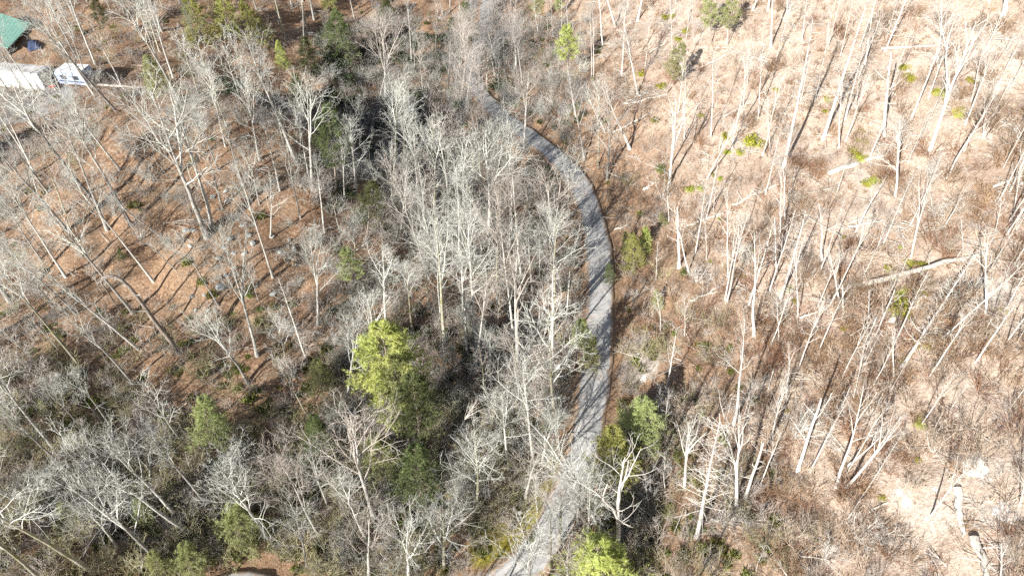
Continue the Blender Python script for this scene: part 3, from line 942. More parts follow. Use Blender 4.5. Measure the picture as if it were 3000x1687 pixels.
EVER = '''
hemlock 600 132 543 -26 1.05 needle
hemlock 668 116 650 -38 .95 needle
hemlock 775 130 705 5 1 needle
hemlock 992 178 985 30 1.25 needle_dark
hemlock 912 216 888 106 1 needle_dark
hemlock 832 202 812 118 .9 needle
hemlock 884 312 862 212 1 needle_dark
hemlock 480 285 425 160 1.05 needle_pale
pine 312 120 270 -20 .8 needle_dark
hemlock 1378 118 1362 5 1 needle_dark
hemlock 1330 130 1322 50 1.2 needle_dark
pine 1664 228 1660 72 1.1 needle
pine 1952 277 2000 125 .95 needle_pale
pine 2132 134 2146 -25 .9 needle_pale
pine 2085 130 2075 -25 .9 needle_pale
pine 985 560 958 305 .95 needle_dark
pine 1072 700 1092 530 1 needle_dark
pine 1046 866 1010 725 1 needle_pale
pine 1180 1280 1112 952 1.0 needle
pine 1200 1310 1150 1040 .8 needle_pale
hemlock 1090 1090 1072 972 1.0 needle_dark
pine 1236 1345 1205 1100 .95 needle_dark
hemlock 1228 1440 1213 1310 1.3 needle_dark
hemlock 1120 1375 1095 1275 1.3 needle_pale
hemlock 1885 1290 1882 1165 1.2 needle_pale
hemlock 1800 1400 1798 1255 1.15 needle
hemlock 1755 1740 1752 1600 1.5 needle
pine 1712 1060 1702 935 .9 needle_pale
hemlock 1722 1085 1740 985 .7 needle_pale
hemlock 1856 790 1852 682 .9 needle
hemlock 1884 740 1892 662 .9 needle
hemlock 1838 742 1832 676 .8 needle_pale
hemlock 1785 826 1784 770 .9 needle_dark
hemlock 1930 905 1922 846 .8 needle_pale
hemlock 622 1300 592 1160 1.1 needle_pale
hemlock 935 1345 918 1215 .9 needle_dark
hemlock 702 1600 680 1470 1.15 needle_pale
hemlock 425 1530 395 1455 1 needle_pale
hemlock 200 1535 172 1468 1 needle_pale
hemlock 560 1690 535 1590 1.2 needle_pale
hemlock 480 1700 440 1615 1 needle_pale
hemlock 940 1148 928 1052 1.1 needle_pale
hemlock 292 938 286 894 1 needle_dark
hemlock 356 762 350 730 1 needle_dark
hemlock 130 1215 120 1165 1 needle_pale
hemlock 1945 660 1935 620 .9 needle_pale
pine 1580 75 1575 -20 1 needle_pale
pine 1640 60 1635 -30 1 needle_pale
hemlock 1130 60 1130 -10 1.2 needle_dark
hemlock 960 30 958 -40 1.2 needle
'''
ORD = ['first','second','third','fourth','fifth','sixth','seventh','eighth','ninth','tenth','eleventh','twelfth','thirteenth','fourteenth','fifteenth','sixteenth',
       'seventeenth','eighteenth','nineteenth','twentieth']
def belt(u, v):
    """(short key, phrase, counted from) for the ground a foot stands on"""
    edge = np.interp(v, [0, 300, 400, 500, 700, 1100, 1350, 1687], [1500, 1560, 1700, 1800, 1830, 1830, 1850, 1760])
    if u > edge:
        if v < 235: return 'crest', 'high on the hillside', 'road'
        if v < 420: return 'upper', 'across the upper hillside', 'road'
        if v < 620: return 'shrubs', 'among the yellow hillside shrubs', 'road'
        if v < 860: return 'log', 'level with the long fallen log', 'road'
        if v < 1130: return 'mid', 'on the hillside below the log', 'road'
        if v < 1330: return 'low', 'on the hillside above the sand', 'road'
        return 'sand', 'by the bare sand patch', 'road'
    if u < 1000:
        if v < 205: return 'yard', 'behind the white trailers', 'green roof'
        if v < 330: return 'yardfront', 'beside the white trailers', 'green roof'
        if v < 520: return 'clear', 'in the clearing below the trailers', 'green roof'
        if v < 720: return 'rocks', 'just above the boulders', 'green roof side'
        if v < 900: return 'rocks2', 'beside the boulders', 'green roof side'
        if v < 1080: return 'below', 'on the slope below the boulders', 'green roof side'
        if v < 1290: return 'hollow', 'above the brushy hollow', 'green roof side'
        return 'near', 'in the brushy near hollow', 'green roof side'
    if v < 205: return 'valley', 'in the shaded valley head', 'green roof side'
    if v < 330: return 'valley2', 'beyond the shaded road bend', 'green roof side'
    if v < 480: return 'bend', 'at the shaded road bend', 'green roof side'
    if v < 660: return 'wood', 'in the upper bend wood', 'green roof side'
    if v < 810: return 'wood2', 'in the middle bend wood', 'green roof side'
    if v < 1000: return 'wood3', 'in the lower bend wood', 'green roof side'
    if v < 1180: return 'pine', 'around the big yellow-green pine', 'hollow'
    if v < 1400: return 'lowroad', 'below the big yellow-green pine', 'hollow'
    return 'bank', 'around the mossy bank', 'hollow'
KINDS = {  # name, noun phrase, category, group
 'oak': ('broad_bare_tree', 'bare tree with a broad twiggy crown', 'tree', 'broad-crowned bare trees'),
 'slim': ('tall_bare_tree', 'tall straight bare tree with a high crown', 'tree', 'tall straight bare trees'),
 'thin': ('young_bare_tree', 'young thin bare tree', 'tree', 'young thin bare trees'),
 'pole': ('tall_bare_tree', '', 'tree', 'tall straight bare trees'),
 'bleached': ('bleached_tree', 'bleached bare tree with few limbs', 'tree', 'bleached bare trees'),
 'forked': ('forked_bare_tree', 'bare tree forking into several stems', 'tree', 'forked bare trees'),
 'snag': ('broken_snag', 'broken-topped dead trunk', 'dead tree', 'broken dead trunks'),
 'dead_pine': ('dead_pine', 'dead pine bristling with bare boughs', 'dead tree', 'dead bristly pines'),
 'bent': ('bent_tree', 'dead trunk with its head snapped over and hanging', 'dead tree', None),
 'pine': ('pine_tree', 'pine with a tufted crown', 'pine', 'living pines'),
 'hemlock': ('hemlock_tree', 'bushy evergreen with a cone of foliage', 'evergreen', 'bushy evergreens'),
}
GREEN = {'needle': 'yellow-green', 'needle_dark': 'dark green', 'needle_pale': 'pale green'}
def tip_point(base, u, v, maxlean):
    d = unit(ray(u, v)); zc = np.array([0, 0, 1.0])
    w = np.asarray(base) - CAM; bq = d @ zc; dd = d @ w; e = zc @ w
    den = 1 - bq * bq
    s = (dd - bq * e) / den if den > 1e-6 else 10
    P = CAM + d * s; top = np.asarray(P); off = top - base
    hz = np.linalg.norm(off[:2]); lim = math.tan(math.radians(maxlean)) * max(off[2], 1.0)
    if hz > lim: off[:2] *= lim / hz
    off[2] = max(off[2], 1.5)
    return base + off
FEET = []; EVERC = []
_recs = []
rnd = random.Random(11)
for i, line in enumerate(TREES.strip().splitlines()):
    k, u, v, tu, tv, w = line.split(); u, v, tu, tv, w = float(u), float(v), float(tu), float(tv), float(w)
    k = {'slim': 'pole'}.get(k, k) if belt(u, v)[2] == 'road' else {'pole': 'slim'}.get(k, k)
    _recs.append((k, u, v, tu, tv, w, None))
for line in EVER.strip().splitlines():
    k, u, v, tu, tv, w, mt = line.split(); _recs.append((k, float(u), float(v), float(tu), float(tv), float(w), mt))
_tens = ['', '', 'twenty', 'thirty', 'forty', 'fifty']; _u = ORD[:9]
for _t in (20, 30, 40, 50):
    if _t > 20: ORD.append({30: 'thirtieth', 40: 'fortieth', 50: 'fiftieth'}[_t])
    ORD += [_tens[_t // 10] + '-' + q for q in _u]
LABELQ = []
def queue(o, noun, u, v): LABELQ.append((o, noun, u, v))
def write_labels():
    gr = {}
    for q in LABELQ: gr.setdefault((q[1], belt(q[2], q[3])[0]), []).append(q)
    for (noun, bk), g in gr.items():
        g.sort(key=lambda q: q[2])
        for n, (o, _n, u, v) in enumerate(g):
            _k, phrase, frm = belt(u, v)
            if len(g) == 1: o['label'] = '%s, the only one %s' % (noun, phrase); continue
            side_ = {'road': 'road', 'green roof': 'green roof', 'green roof side': 'trailer side', 'hollow': 'hollow side'}[frm]
            o['label'] = '%s, %s from the %s %s' % (noun, ORD[n], side_, phrase)
SHORT = {'oak': 'broad-crowned bare tree', 'slim': 'tall straight bare tree', 'thin': 'thin young bare tree', 'pole': 'tall pole-like bare tree', 'bleached': 'bleached bare tree', 'forked': 'fork-stemmed bare tree',
         'snag': 'broken-topped dead trunk', 'dead_pine': 'bristly dead pine', 'bent': 'dead trunk with its head snapped over', 'pine': 'tufted pine', 'hemlock': 'cone-shaped evergreen'}
KINDS = {k: (a, SHORT[k], c, d) for k, (a, b_, c, d) in KINDS.items()}
for i, (k, u, v, tu, tv, w, mt) in enumerate(_recs):
    base = drop(u, v)
    d, rz, _ = road_info(base[0], base[1])
    top = tip_point(base, tu, tv, 24 if k in ('snag', 'forked', 'bleached') else 16)
    bk, phrase, frm = belt(u, v)
    mats = None
    if k in ('oak', 'slim', 'thin', 'forked', 'snag', 'bleached', 'pole'):
        if frm == 'road': mats = {'trunk': 'bark_pale', 'crown': 'twig_pale', 'limb': 'twig_pale'}
        elif bk in ('wood', 'wood2', 'wood3', 'pine', 'lowroad', 'bank'): mats = {'trunk': 'bark_moss' if i % 3 == 0 else 'bark', 'crown': 'twig' if i % 4 else 'twig_brown'}
        elif bk in ('valley', 'valley2', 'bend'): mats = {'trunk': 'bark_dark' if i % 3 else 'bark', 'crown': ('twig_brown', 'twig_shaded', 'twig_shaded')[i % 3]}  # darker bark and twigs here paint in the valley's shade
        else: mats = {'trunk': 'bark_dark' if i % 2 else 'bark', 'crown': 'twig'}
    if mt: mats = {'crown': mt}
    nm, noun, cat, grp = KINDS[k]
    t = plant(k, nm, base, top=top, wide=w, seed=0 if k == 'bent' else i * 7 + 3, mats=mats)
    tag(t, None, cat, grp); queue(t, (GREEN[mt] + ' ' if mt else '') + noun, u, v)
    FEET.append((base[0], base[1]))
    if mt: EVERC.append((u * .4 + tu * .6, v * .4 + tv * .6, max(30, abs(v - tv) * .5)))
FEET = [tuple(p) for p in FEET]

M['stalk_olive'] = mat_bark('olive_tan_stalks', (.21, .19, .10), (.43, .39, .235), .5)

M['stalk'] = mat_bark('dry_stalks', (.20, .125, .075), (.40, .27, .165), .6)
M['stalk_red'] = mat_bark('dry_stalks_red', (.19, .10, .06), (.36, .205, .125), .6)
M['stalk_pale'] = mat_bark('dry_stalks_pale', (.36, .27, .19), (.60, .49, .38), .5)

# ------------------------------------------------------------------ the rest of the wood: trees and bare bushes crowding between them
def road_clear(x, y): return float(road_info(x, y)[0])
def zone_density(u, v):
    """how thickly trees crowd here, by kind: (tree, bush)"""
    bk = belt(u, v)[0]
    return {'crest': (.30, .1), 'upper': (.1, .1), 'shrubs': (.05, .12), 'log': (.04, .18), 'mid': (.05, .3), 'low': (.05, .28), 'sand': (.03, .12),
            'yard': (1.1, .6), 'yardfront': (.5, .5), 'clear': (.55, .55), 'rocks': (.6, .6), 'rocks2': (.28, .6), 'below': (.2, .55), 'hollow': (.3, .8), 'near': (.45, 1.0),
            'valley': (.8, .3), 'valley2': (.5, .3), 'bend': (.4, .3), 'wood': (.5, .5), 'wood2': (1, .5), 'wood3': (.9, .6), 'pine': (.55, .7), 'lowroad': (.25, .8), 'bank': (.4, .8)}[bk]
# what the photograph shows clear of crowding crowns: road reaches, trailers, boulders, bank (u, v, radius in photo pixels)
CLEAR = [(1760,1100,75),(1765,1000,75),(1768,900,70),(1770,800,60),(1745,1200,60),(1720,560,60),(1600,430,70),(1790,700,60),(1880,1000,110),(100,230,130),(30,110,90),(380,255,90),
         (650,800,150),(480,930,170),(600,1080,190),(350,1080,150),(1500,1540,110),(1860,730,90)] + EVERC
def hides(p, H, wide):
    for k in (.45, .75):
        u, v = project(np.array(p) + [0, 0, H * k])
        w = .12 * H * wide * FPX / np.linalg.norm(np.array(p) - CAM)
        for a, b_, r in CLEAR:
            if (a - u) ** 2 + (b_ - v) ** 2 < (r + w) ** 2: return True
    return False
rnd = random.Random(4)
def far_enough(x, y, r, pts):
    for a, b_ in pts:
        if (a - x) ** 2 + (b_ - y) ** 2 < r * r: return False
    return True
KEEP = []           # things that trees must not grow into: (x, y, r)
for (u, v, r) in [(60, 215, 6.5), (205, 195, 4.0), (40, 110, 7.5), (100, 140, 2.5), (0, 60, 8.0)]:
    p = drop(u, v); KEEP.append((p[0], p[1], r))
def free(x, y):
    return all((a - x) ** 2 + (b_ - y) ** 2 > r * r for a, b_, r in KEEP)
def scatter(n, which, rmin, urange, vrange, seed, pts):
    rg = random.Random(seed); out = []; tries = 0
    while len(out) < n and tries < n * 40:
        tries += 1
        u, v = rg.uniform(*urange), rg.uniform(*vrange)
        if rg.random() > zone_density(u, v)[which]: continue
        p = drop(u, v); x, y = p[0], p[1]
        if road_clear(x, y) < (2.4 if v < 320 else 3.0) or not free(x, y) or not far_enough(x, y, rmin, pts): continue
        if moss_near(x, y): continue
        pts.append((x, y)); out.append((u, v, p, rg.random(), rg.random(), rg.randrange(1000)))
    return out
_mo = drop(1500, 1540)
def moss_near(x, y): return (x - _mo[0]) ** 2 + (y - _mo[1]) ** 2 < 9.0
OUTN = []
def fill_tree(k, u, v, p, a, b_, s, out=False):
    bk, phrase, frm = belt(u, v)
    hill_ = frm == 'road'
    if hill_: k = {'oak': 'bleached', 'slim': 'pole', 'thin': 'pole' if bk == 'crest' else 'thin'}[k]
    H = {'oak': 8 + 6 * a, 'slim': 11 + 5 * a, 'thin': 5 + 5 * a, 'bleached': 7 + 5 * a, 'pole': 11 + 5 * a}[k]
    if hill_ and bk != 'crest': H *= .6
    wide = .75 + .35 * b_
    if not out and hides(p, H, wide * .7): return
    if hill_: mats = {'trunk': 'bark_pale', 'crown': 'twig_pale'}
    else: mats = {'trunk': ('bark', 'bark_dark', 'bark_moss')[s % 3], 'crown': ('twig', 'twig', 'twig_brown')[s // 3 % 3]}
    if bk in ('valley', 'valley2', 'bend'): mats = {'trunk': 'bark_dark', 'crown': ('twig_shaded', 'twig_brown', 'twig_shaded')[s % 3]}  # filler trees darkened in colour to imitate the shaded valley
    lean = 0.13 if hill_ else 0.08
    top = np.array(p) + [H * rnd.gauss(0, lean) - (H * .06 if hill_ else 0), H * rnd.gauss(0, lean), H]
    if out:
        q = project(top)
        if -60 < q[0] < 3060 and q[1] < 1720: return
    t = plant(k, KINDS[k][0], p, top=top, wide=wide, seed=s, mats=mats)
    if out: OUTN.append(t); tag(t, '%s, %s of those standing outside the picture' % (SHORT[k], ORD[len(OUTN) - 1]), 'tree', 'trees outside the picture')
    else: tag(t, None, 'tree', KINDS[k][3]); queue(t, SHORT[k], u, v)
spots = scatter(26, 0, 1.9, (1000, 1520), (-30, 330), 22, FEET) + scatter(64, 0, 1.6, (980, 1700), (590, 1200), 23, FEET) + scatter(60, 0, 1.8, (60, 1000), (-30, 330), 24, FEET) + scatter(185, 0, 2.1, (-60, 3060), (-40, 1720), 21, FEET)
for (u, v, p, a, b_, s) in spots:
    k = ('oak', 'thin', 'slim', 'slim', 'thin')[s % 5]
    fill_tree(k, u, v, p, a, b_, s)
# trees just out of the picture on the sun's side, whose shadows fall into it
for (u, v) in [(-260,700),(-420,900),(-350,1100),(-450,1250),(-380,1400),(-290,1600),(-150,2000),(100,2130),(300,2160),(600,2100),(850,2180),(1050,2150),(1350,2180),(1750,2200),
               (1950,2120),(2120,2150),(2280,2200),(2450,2140),(2560,2270),(2690,2200),(2790,2250),(2300,2300),(2600,2360)]:
    p = drop(u, v)
    if road_clear(p[0], p[1]) < 2.8: continue
    s = rnd.randrange(1000); fill_tree(('oak', 'slim')[s % 2], u, min(v, 1680), p, rnd.random(), rnd.random(), s, out=True)
# trees leaning over the far and the near end of the road
_k = 0
for _i in range(0, len(ROAD), 4):
    q = ROAD[_i]; u, v = project(q)
    if not (-60 < v < 300 or (1370 < v < 1760 and u > 1350)): continue
    for sg in (-1, 1):
        _k += 1
        if v > 1000 and (sg < 0 or _k % 3 == 0) and u < 1640: continue
        if _k % 4 == 0: continue
        off = rnd.uniform(2.1, 3.6); x, y = q[0] + nrm[_i][0] * sg * off, q[1] + nrm[_i][1] * sg * off; z = float(height(x, y)); H = rnd.uniform(7, 11) if v < 400 else rnd.uniform(5, 8)
        s = rnd.randrange(1000); top = np.array([x - nrm[_i][0] * sg * H * .16, y - nrm[_i][1] * sg * H * .16, z + H])
        t = plant('oak', KINDS['oak'][0], (x, y, z), top=top, wide=1.15, seed=s, mats={'trunk': 'bark_dark', 'crown': ('twig_shaded', 'twig_brown')[s % 2]} if v < 400 else {'trunk': 'bark', 'crown': ('twig', 'twig_brown')[s % 2]})  # far-end trees take the same shade-darkened colours
        uu, vv = project((x, y, z)); tag(t, None, 'tree', KINDS['oak'][3]); queue(t, SHORT['oak'], uu, vv); FEET.append((x, y))
BF = list(FEET)
for (u, v, p, a, b_, s) in scatter(300, 1, 1.2, (-30, 3030), (-20, 1710), 33, BF):
    bk, phrase, frm = belt(u, v)
    mats = {'stem': 'twig_pale', 'crown': ('twig_pale', 'stalk_pale', 'stalk')[s % 3]} if frm == 'road' else {'stem': 'bark', 'crown': ('twig', 'stalk_olive', 'twig_brown', 'stalk_olive')[s % 4] if bk in ('near', 'hollow', 'bank') else ('twig', 'twig_brown')[s % 2]}
    H = 1.1 + 1.9 * a * (1.4 if bk in ('near', 'bank', 'hollow') else 1)
    if hides(p, H, 1.5): continue
    t = plant('bush', 'bare_bush', p, top=np.array(p) + [H * rnd.gauss(0, .12), H * rnd.gauss(0, .12), H], wide=.9 + .6 * b_, seed=s, mats=mats)
    tag(t, None, 'bush', 'bare many-stemmed bushes'); queue(t, 'low bare bush', u, v)

# ------------------------------------------------------------------ yellow-green laurel shrubs: tile-scaled picks (u, v, across in photo pixels)
LAUREL = [(2210,412,42),(2128,396,22),(2130,446,18),(2169,443,20),(2091,508,16),(2111,522,16),(2050,548,18),(2019,549,26),(2056,336,16),(2423,289,20),(2497,443,40),(2524,460,26),
 (2526,412,22),(2520,384,18),(2536,532,24),(2563,528,26),(2652,198,22),(2660,229,26),(2753,274,28),(2813,330,28),(2272,262,14),(2012,91,18),(2846,233,18),(2419,326,16),
 (1951,48,20),(1988,113,20),(1971,47,14),(1877,213,24),(1936,248,26),(1920,350,20),(2611,795,32),(2658,766,26),(2672,787,24),(2691,772,22),(2710,774,20),(2629,896,48),
 (2637,859,28),(2664,843,20),(2699,857,22),(2662,871,14),(2320,843,16),(2178,806,12),(2206,729,14),(2332,878,14),(2474,960,18),(2697,985,16),(2687,1008,16),(2718,1010,18),
 (2652,1049,20),(2470,690,16),(2641,721,12),(2940,909,14),(2080,764,14),(2307,1198,14),(2586,1456,20),(2202,1512,20),(2691,1233,28),(2691,1345,14),(2270,1260,14),(1840,905,16),(2110,640,14)]
LAUREL_GREEN = [(1940,493,26),(1946,520,16),(2008,795,24),(735,858,20),(762,905,18),(1905,1585,26),(1870,1440,20),(330,1180,26),(100,1180,22),(1560,1565,24),(1050,1120,30),(1500,1060,26),(1385,1035,24),
 (420,1420,30),(250,1400,26),(300,1500,30),(160,1450,26),(560,1420,26),(620,1360,30),(450,1560,26)]
_rt = random.Random(77); THICKET = []  # evergreen understory, massed here to darken the shaded hollow by its colour
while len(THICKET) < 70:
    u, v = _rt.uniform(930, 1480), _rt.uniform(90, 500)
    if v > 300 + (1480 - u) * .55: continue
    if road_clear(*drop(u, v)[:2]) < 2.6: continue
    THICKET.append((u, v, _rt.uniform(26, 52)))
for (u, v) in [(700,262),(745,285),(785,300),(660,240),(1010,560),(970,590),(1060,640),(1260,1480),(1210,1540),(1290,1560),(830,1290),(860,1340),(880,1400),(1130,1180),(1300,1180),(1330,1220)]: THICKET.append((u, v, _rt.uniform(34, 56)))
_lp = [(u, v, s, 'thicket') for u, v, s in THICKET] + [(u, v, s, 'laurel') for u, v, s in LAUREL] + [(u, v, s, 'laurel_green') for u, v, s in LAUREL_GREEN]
_lg = {}
for i, (u, v, s, mt) in enumerate(_lp): _lg.setdefault((mt, belt(u, v)[0]), []).append(i)
def nth(g, i, key): return ORD[sorted(g, key=key).index(i)]
for i, (u, v, s, mt) in enumerate(_lp):
    p = drop(u, v + s * .3); dist = np.linalg.norm(p - CAM); across = s * dist / FPX
    bk, phrase, frm = belt(u, v); g = _lg[(mt, bk)]
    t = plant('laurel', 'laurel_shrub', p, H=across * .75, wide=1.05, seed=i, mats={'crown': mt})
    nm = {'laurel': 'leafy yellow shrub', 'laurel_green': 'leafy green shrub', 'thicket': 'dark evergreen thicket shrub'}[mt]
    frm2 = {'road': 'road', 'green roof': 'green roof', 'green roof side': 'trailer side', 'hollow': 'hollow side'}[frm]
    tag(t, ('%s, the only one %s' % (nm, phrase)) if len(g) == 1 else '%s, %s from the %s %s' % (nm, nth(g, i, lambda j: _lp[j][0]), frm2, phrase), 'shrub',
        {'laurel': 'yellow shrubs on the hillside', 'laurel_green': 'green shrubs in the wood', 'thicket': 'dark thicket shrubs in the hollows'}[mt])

# ------------------------------------------------------------------ fallen logs: u v of both ends, butt radius in m, material
LOGS = [
 (275,236,498,284,.22,'log_pale','long bleached log lying below the small white trailer'),
 (2493,842,2880,746,.26,'log_pale','longest fallen log, stretched across the sunlit hillside'),
 (2605,950,2712,872,.26,'log_pale','thick fallen log just downhill of the longest log'),
 (2427,512,2608,453,.26,'log_pale','fallen log ending in a pale tangle of roots'),
 (2582,152,2735,143,.16,'log_pale','straight thin log near the top of the hillside'),
 (2001,666,2120,628,.18,'log_pale','pale log below the lone dark green shrub by the bank'),
 (2146,602,2218,568,.18,'log_pale','short pale log among the yellow shrubs'),
 (2482,674,2582,658,.13,'log_pale','slim log lying above the longest log'),
 (2486,658,2566,630,.12,'log_pale','thin pale pole above the longest log'),
 (2024,884,2128,832,.14,'log_pale','thin fallen pole under the bleached trees beside the hillside brush'),
 (2072,860,2186,850,.13,'log_pale','level thin pole lying below the sunlit bleached trees'),
 (2340,940,2470,885,.12,'log_pale','thin pole leading downhill from the longest log'),
 (1815,312,1893,270,.18,'log_pale','pale log above the shaded bend'),
 (1830,308,1952,282,.16,'log_pale','long thin pale log above the shaded bend'),
 (1724,440,1786,402,.20,'log_brown','brown log lying by the trunk at the road bend'),
 (1884,562,1932,524,.22,'log_pale','split pale log beside the round green shrub'),
 (1795,396,1910,330,.18,'log_pale','log pointing up from the road bend'),
 (2120,350,2300,240,.12,'log_pale','long thin pole under the dead pines'),
 (1800,675,1842,658,.12,'log_pale','short pole next to the bright evergreen clump'),
 (1830,516,1880,500,.14,'log_brown','brown stick-like log on the road bank'),
 (2797,1436,2820,1563,.26,'log_pale','thick white log lying straight down the bare sand'),
 (2850,1582,2888,1700,.27,'log_pale','thick white log at the very foot of the sandy slope'),
 (2081,1527,2195,1525,.13,'log_pale','level pale log beneath the bristly pine by the sand'),
 (2373,1243,2447,1240,.12,'log_pale','short level log above the bare sand'),
 (2124,1412,2214,1502,.09,'log_pale','thin slanting pole beside the broad tree by the sand'),
 (2560,1330,2780,1295,.06,'log_pale','very thin pole across the sandy slope'),
 (2600,1470,2480,1530,.07,'log_pale','thin pole on the near brushy slope'),
 (1912,1216,2040,1218,.11,'log_pale','thin white pole beside the pale evergreen below the road'),
 (1845,1514,1940,1524,.11,'log_pale','thin white pole near the mossy road bank'),
 (820,1262,905,1330,.17,'bark_moss','mossy log lying in the dark hollow'),
 (612,1062,680,1040,.10,'log_pale','short white log beside the blackened leaning trunk'),
 (680,1032,732,1018,.09,'log_pale','shorter white log beside the blackened leaning trunk'),
 (480,655,572,645,.10,'log_pale','pale pole lying in front of the boulders'),
 (1000,392,1120,360,.12,'log_brown','dark log in the shaded hollow beyond the wood'),
 (1030,1455,1080,1490,.12,'bark_moss','mossy log near the dark hollow mouth'),
 (1490,1170,1590,1205,.10,'log_brown','brown log on the bank left of the road'),
 (2460,700,2360,640,.10,'log_pale','pole slanting up from the longest log end'),
 (2900,560,3000,520,.12,'log_pale','pale pole at the far edge of the hillside'),
 (2700,620,2790,600,.09,'log_pale','slim pole uphill of the forked tree'),
 (2240,560,2330,520,.12,'log_pale','slim pole below the dead pine'),
 (2050,200,2130,160,.10,'log_pale','slim pole near the hillside pines'),
 (1900,160,1990,110,.11,'log_pale','slim pole below the hill crest'),
 (2760,905,2860,840,.10,'log_brown','brown pole uphill of the fallen bristly pine'),
]
for i, (u0, v0, u1, v1, r, mt, lab) in enumerate(LOGS):
    a, b_ = drop(u0, v0), drop(u1, v1); rg = np.random.default_rng(300 + i)
    n = 9; tt = np.linspace(0, 1, n)[:, None]; P = a * (1 - tt) + b_ * tt
    gz = height(P[:, 0], P[:, 1]); R = (r if r > .24 else r * .8) * (1.05 - .5 * tt[:, 0])
    # a stiff trunk: rest on the highest points along it
    line = np.polyfit(tt[:, 0], gz, 1); z = np.polyval(line, tt[:, 0]); z += max(0, (gz - z).max()) * .6
    P[:, 2] = z + R * .7; P[:, :2] += rg.normal(0, .04 + r * .2, (n, 2)); org = P[0].copy()
    lb = Buf(); lb.tube(P - org, R, 9)
    bristly = 'bristly' in lab
    root = bpy.data.objects.new('fallen_log', None); COL.objects.link(root); root.location = org
    o = new_obj('log_trunk', lb.mesh('log_trunk', M[mt]), root)
    if r > .11 or bristly:
        S, D, t, rr, par = sprout((P - org)[None], R[None], 60 if bristly else 5 + int(r * 20), .12, .98, .8, 1.5, rg)
        L = rg.uniform(.25, 1.6, len(t)) * (1.3 if bristly else 1.0); q = np.clip(rr * .25, .015, .035)
        D[:, 2] = np.abs(D[:, 2]) * .8 + .05
        lp, lr = grow(S, D, L, q, q * .4, 4, .1, .0, rg)
        sb = Buf(); V, F = tubes(lp, lr, 4); sb.add(V, F); twigs(sb, lp, lr, [(3, .3, 1, .5, 1.1, .5, .4, .6, 2, 3, .15, .0, .012)], rg)
        so = new_obj('branch_stubs', sb.mesh('log_stubs', M['twig_pale' if mt == 'log_pale' else 'twig']), root); so['kind'] = 'stuff'
    tag(root, lab, 'log', 'fallen logs and poles')

_a, _b = drop(2636, 1085), drop(2850, 762)
t = plant('dead_pine', 'fallen_pine', _a + [0, 0, .4], top=_b + [0, 0, 1.6], wide=.8, seed=5, var=1); tag(t, 'long fallen dead pine bristling with boughs across the sunlit hillside', 'log', 'fallen logs and poles')
_a, _b = drop(2480, 1525), drop(2640, 1270)
t = plant('dead_pine', 'fallen_pine', _a + [0, 0, .4], top=_b + [0, 0, 1.4], wide=.55, seed=9, var=2); tag(t, 'shorter fallen dead pine slanting above the near brush', 'log', 'fallen logs and poles')
# ------------------------------------------------------------------ boulders
def rock_mesh(seed, flat):
    rg = random.Random(seed); bm = bmesh.new(); bmesh.ops.create_icosphere(bm, subdivisions=2, radius=1.0)
    cuts = [Vector((rg.gauss(0, 1), rg.gauss(0, 1), rg.gauss(.3, .8))).normalized() for _ in range(9)]; ds = [rg.uniform(.5, .85) for _ in cuts]
    for vtx in bm.verts:
        for n_, d_ in zip(cuts, ds):
            k = vtx.co.dot(n_)
            if k > d_: vtx.co -= n_ * (k - d_)
        vtx.co += Vector((rg.gauss(0, .03), rg.gauss(0, .03), rg.gauss(0, .03))); vtx.co.z *= flat
    me = bpy.data.meshes.new('boulder'); bm.to_mesh(me); bm.free(); return me
m, nt, b, _o = new_mat('lichen_rock')
tc = N(nt, 'ShaderNodeTexCoord'); f1 = noise(nt, tc.outputs['Object'], 2.2, 6, .7); f2 = noise(nt, tc.outputs['Object'], 6, 4, .7)
c = ramp(nt, f1, [(.3, (.17, .17, .155)), (.5, (.36, .37, .345)), (.68, (.52, .53, .50))]); c = mixc(nt, ramp(nt, f2, [(.5, (0, 0, 0)), (.66, (.6, .6, .6))]), c, (.30, .31, .20))
nt.links.new(c, b.inputs['Base Color']); bump(nt, b, f2, .6, .1); M['rock'] = m
m, nt, b, _o = new_mat('pale_rock')
tc = N(nt, 'ShaderNodeTexCoord'); f1 = noise(nt, tc.outputs['Object'], 2.0, 6, .7)
c = ramp(nt, f1, [(.3, (.36, .31, .26)), (.55, (.58, .54, .49)), (.7, (.72, .69, .65))]); nt.links.new(c, b.inputs['Base Color']); bump(nt, b, f1, .6, .1); M['rock_pale'] = m
RM = [rock_mesh(400 + i, (.75, .45, .6, .35)[i % 4]) for i in range(6)]
for me in RM: me.materials.append(M['rock'])
ROCKS = [(545,669,21),(566,671,18),(662,555,16),(624,569,21),(665,586,18),(715,655,21),(727,683,21),(674,693,22),(741,707,21),(714,738,18),(640,752,16),(636,778,16),
         (648,833,30),(600,860,15),(562,864,14),(802,852,26),(557,717,14),(669,957,11),(631,907,14),(641,610,9),(796,686,18),(686,738,14),(662,803,14),(742,655,14),(700,640,13),
         (655,720,11),(585,610,13),(605,640,12),(690,780,10),(820,735,16),(847,700,12),(610,905,9),(575,905,8),(690,640,10)]
_rg = sorted(range(len(ROCKS)), key=lambda j: ROCKS[j][0]); BIG = {12: 'flat blue-grey slab lying between the boulders', 15: 'rounded mossy boulder standing alone on the leafy slope'}
_small = [j for j in _rg if ROCKS[j][2] < 16 and j not in BIG]; _large = [j for j in _rg if ROCKS[j][2] >= 16 and j not in BIG]
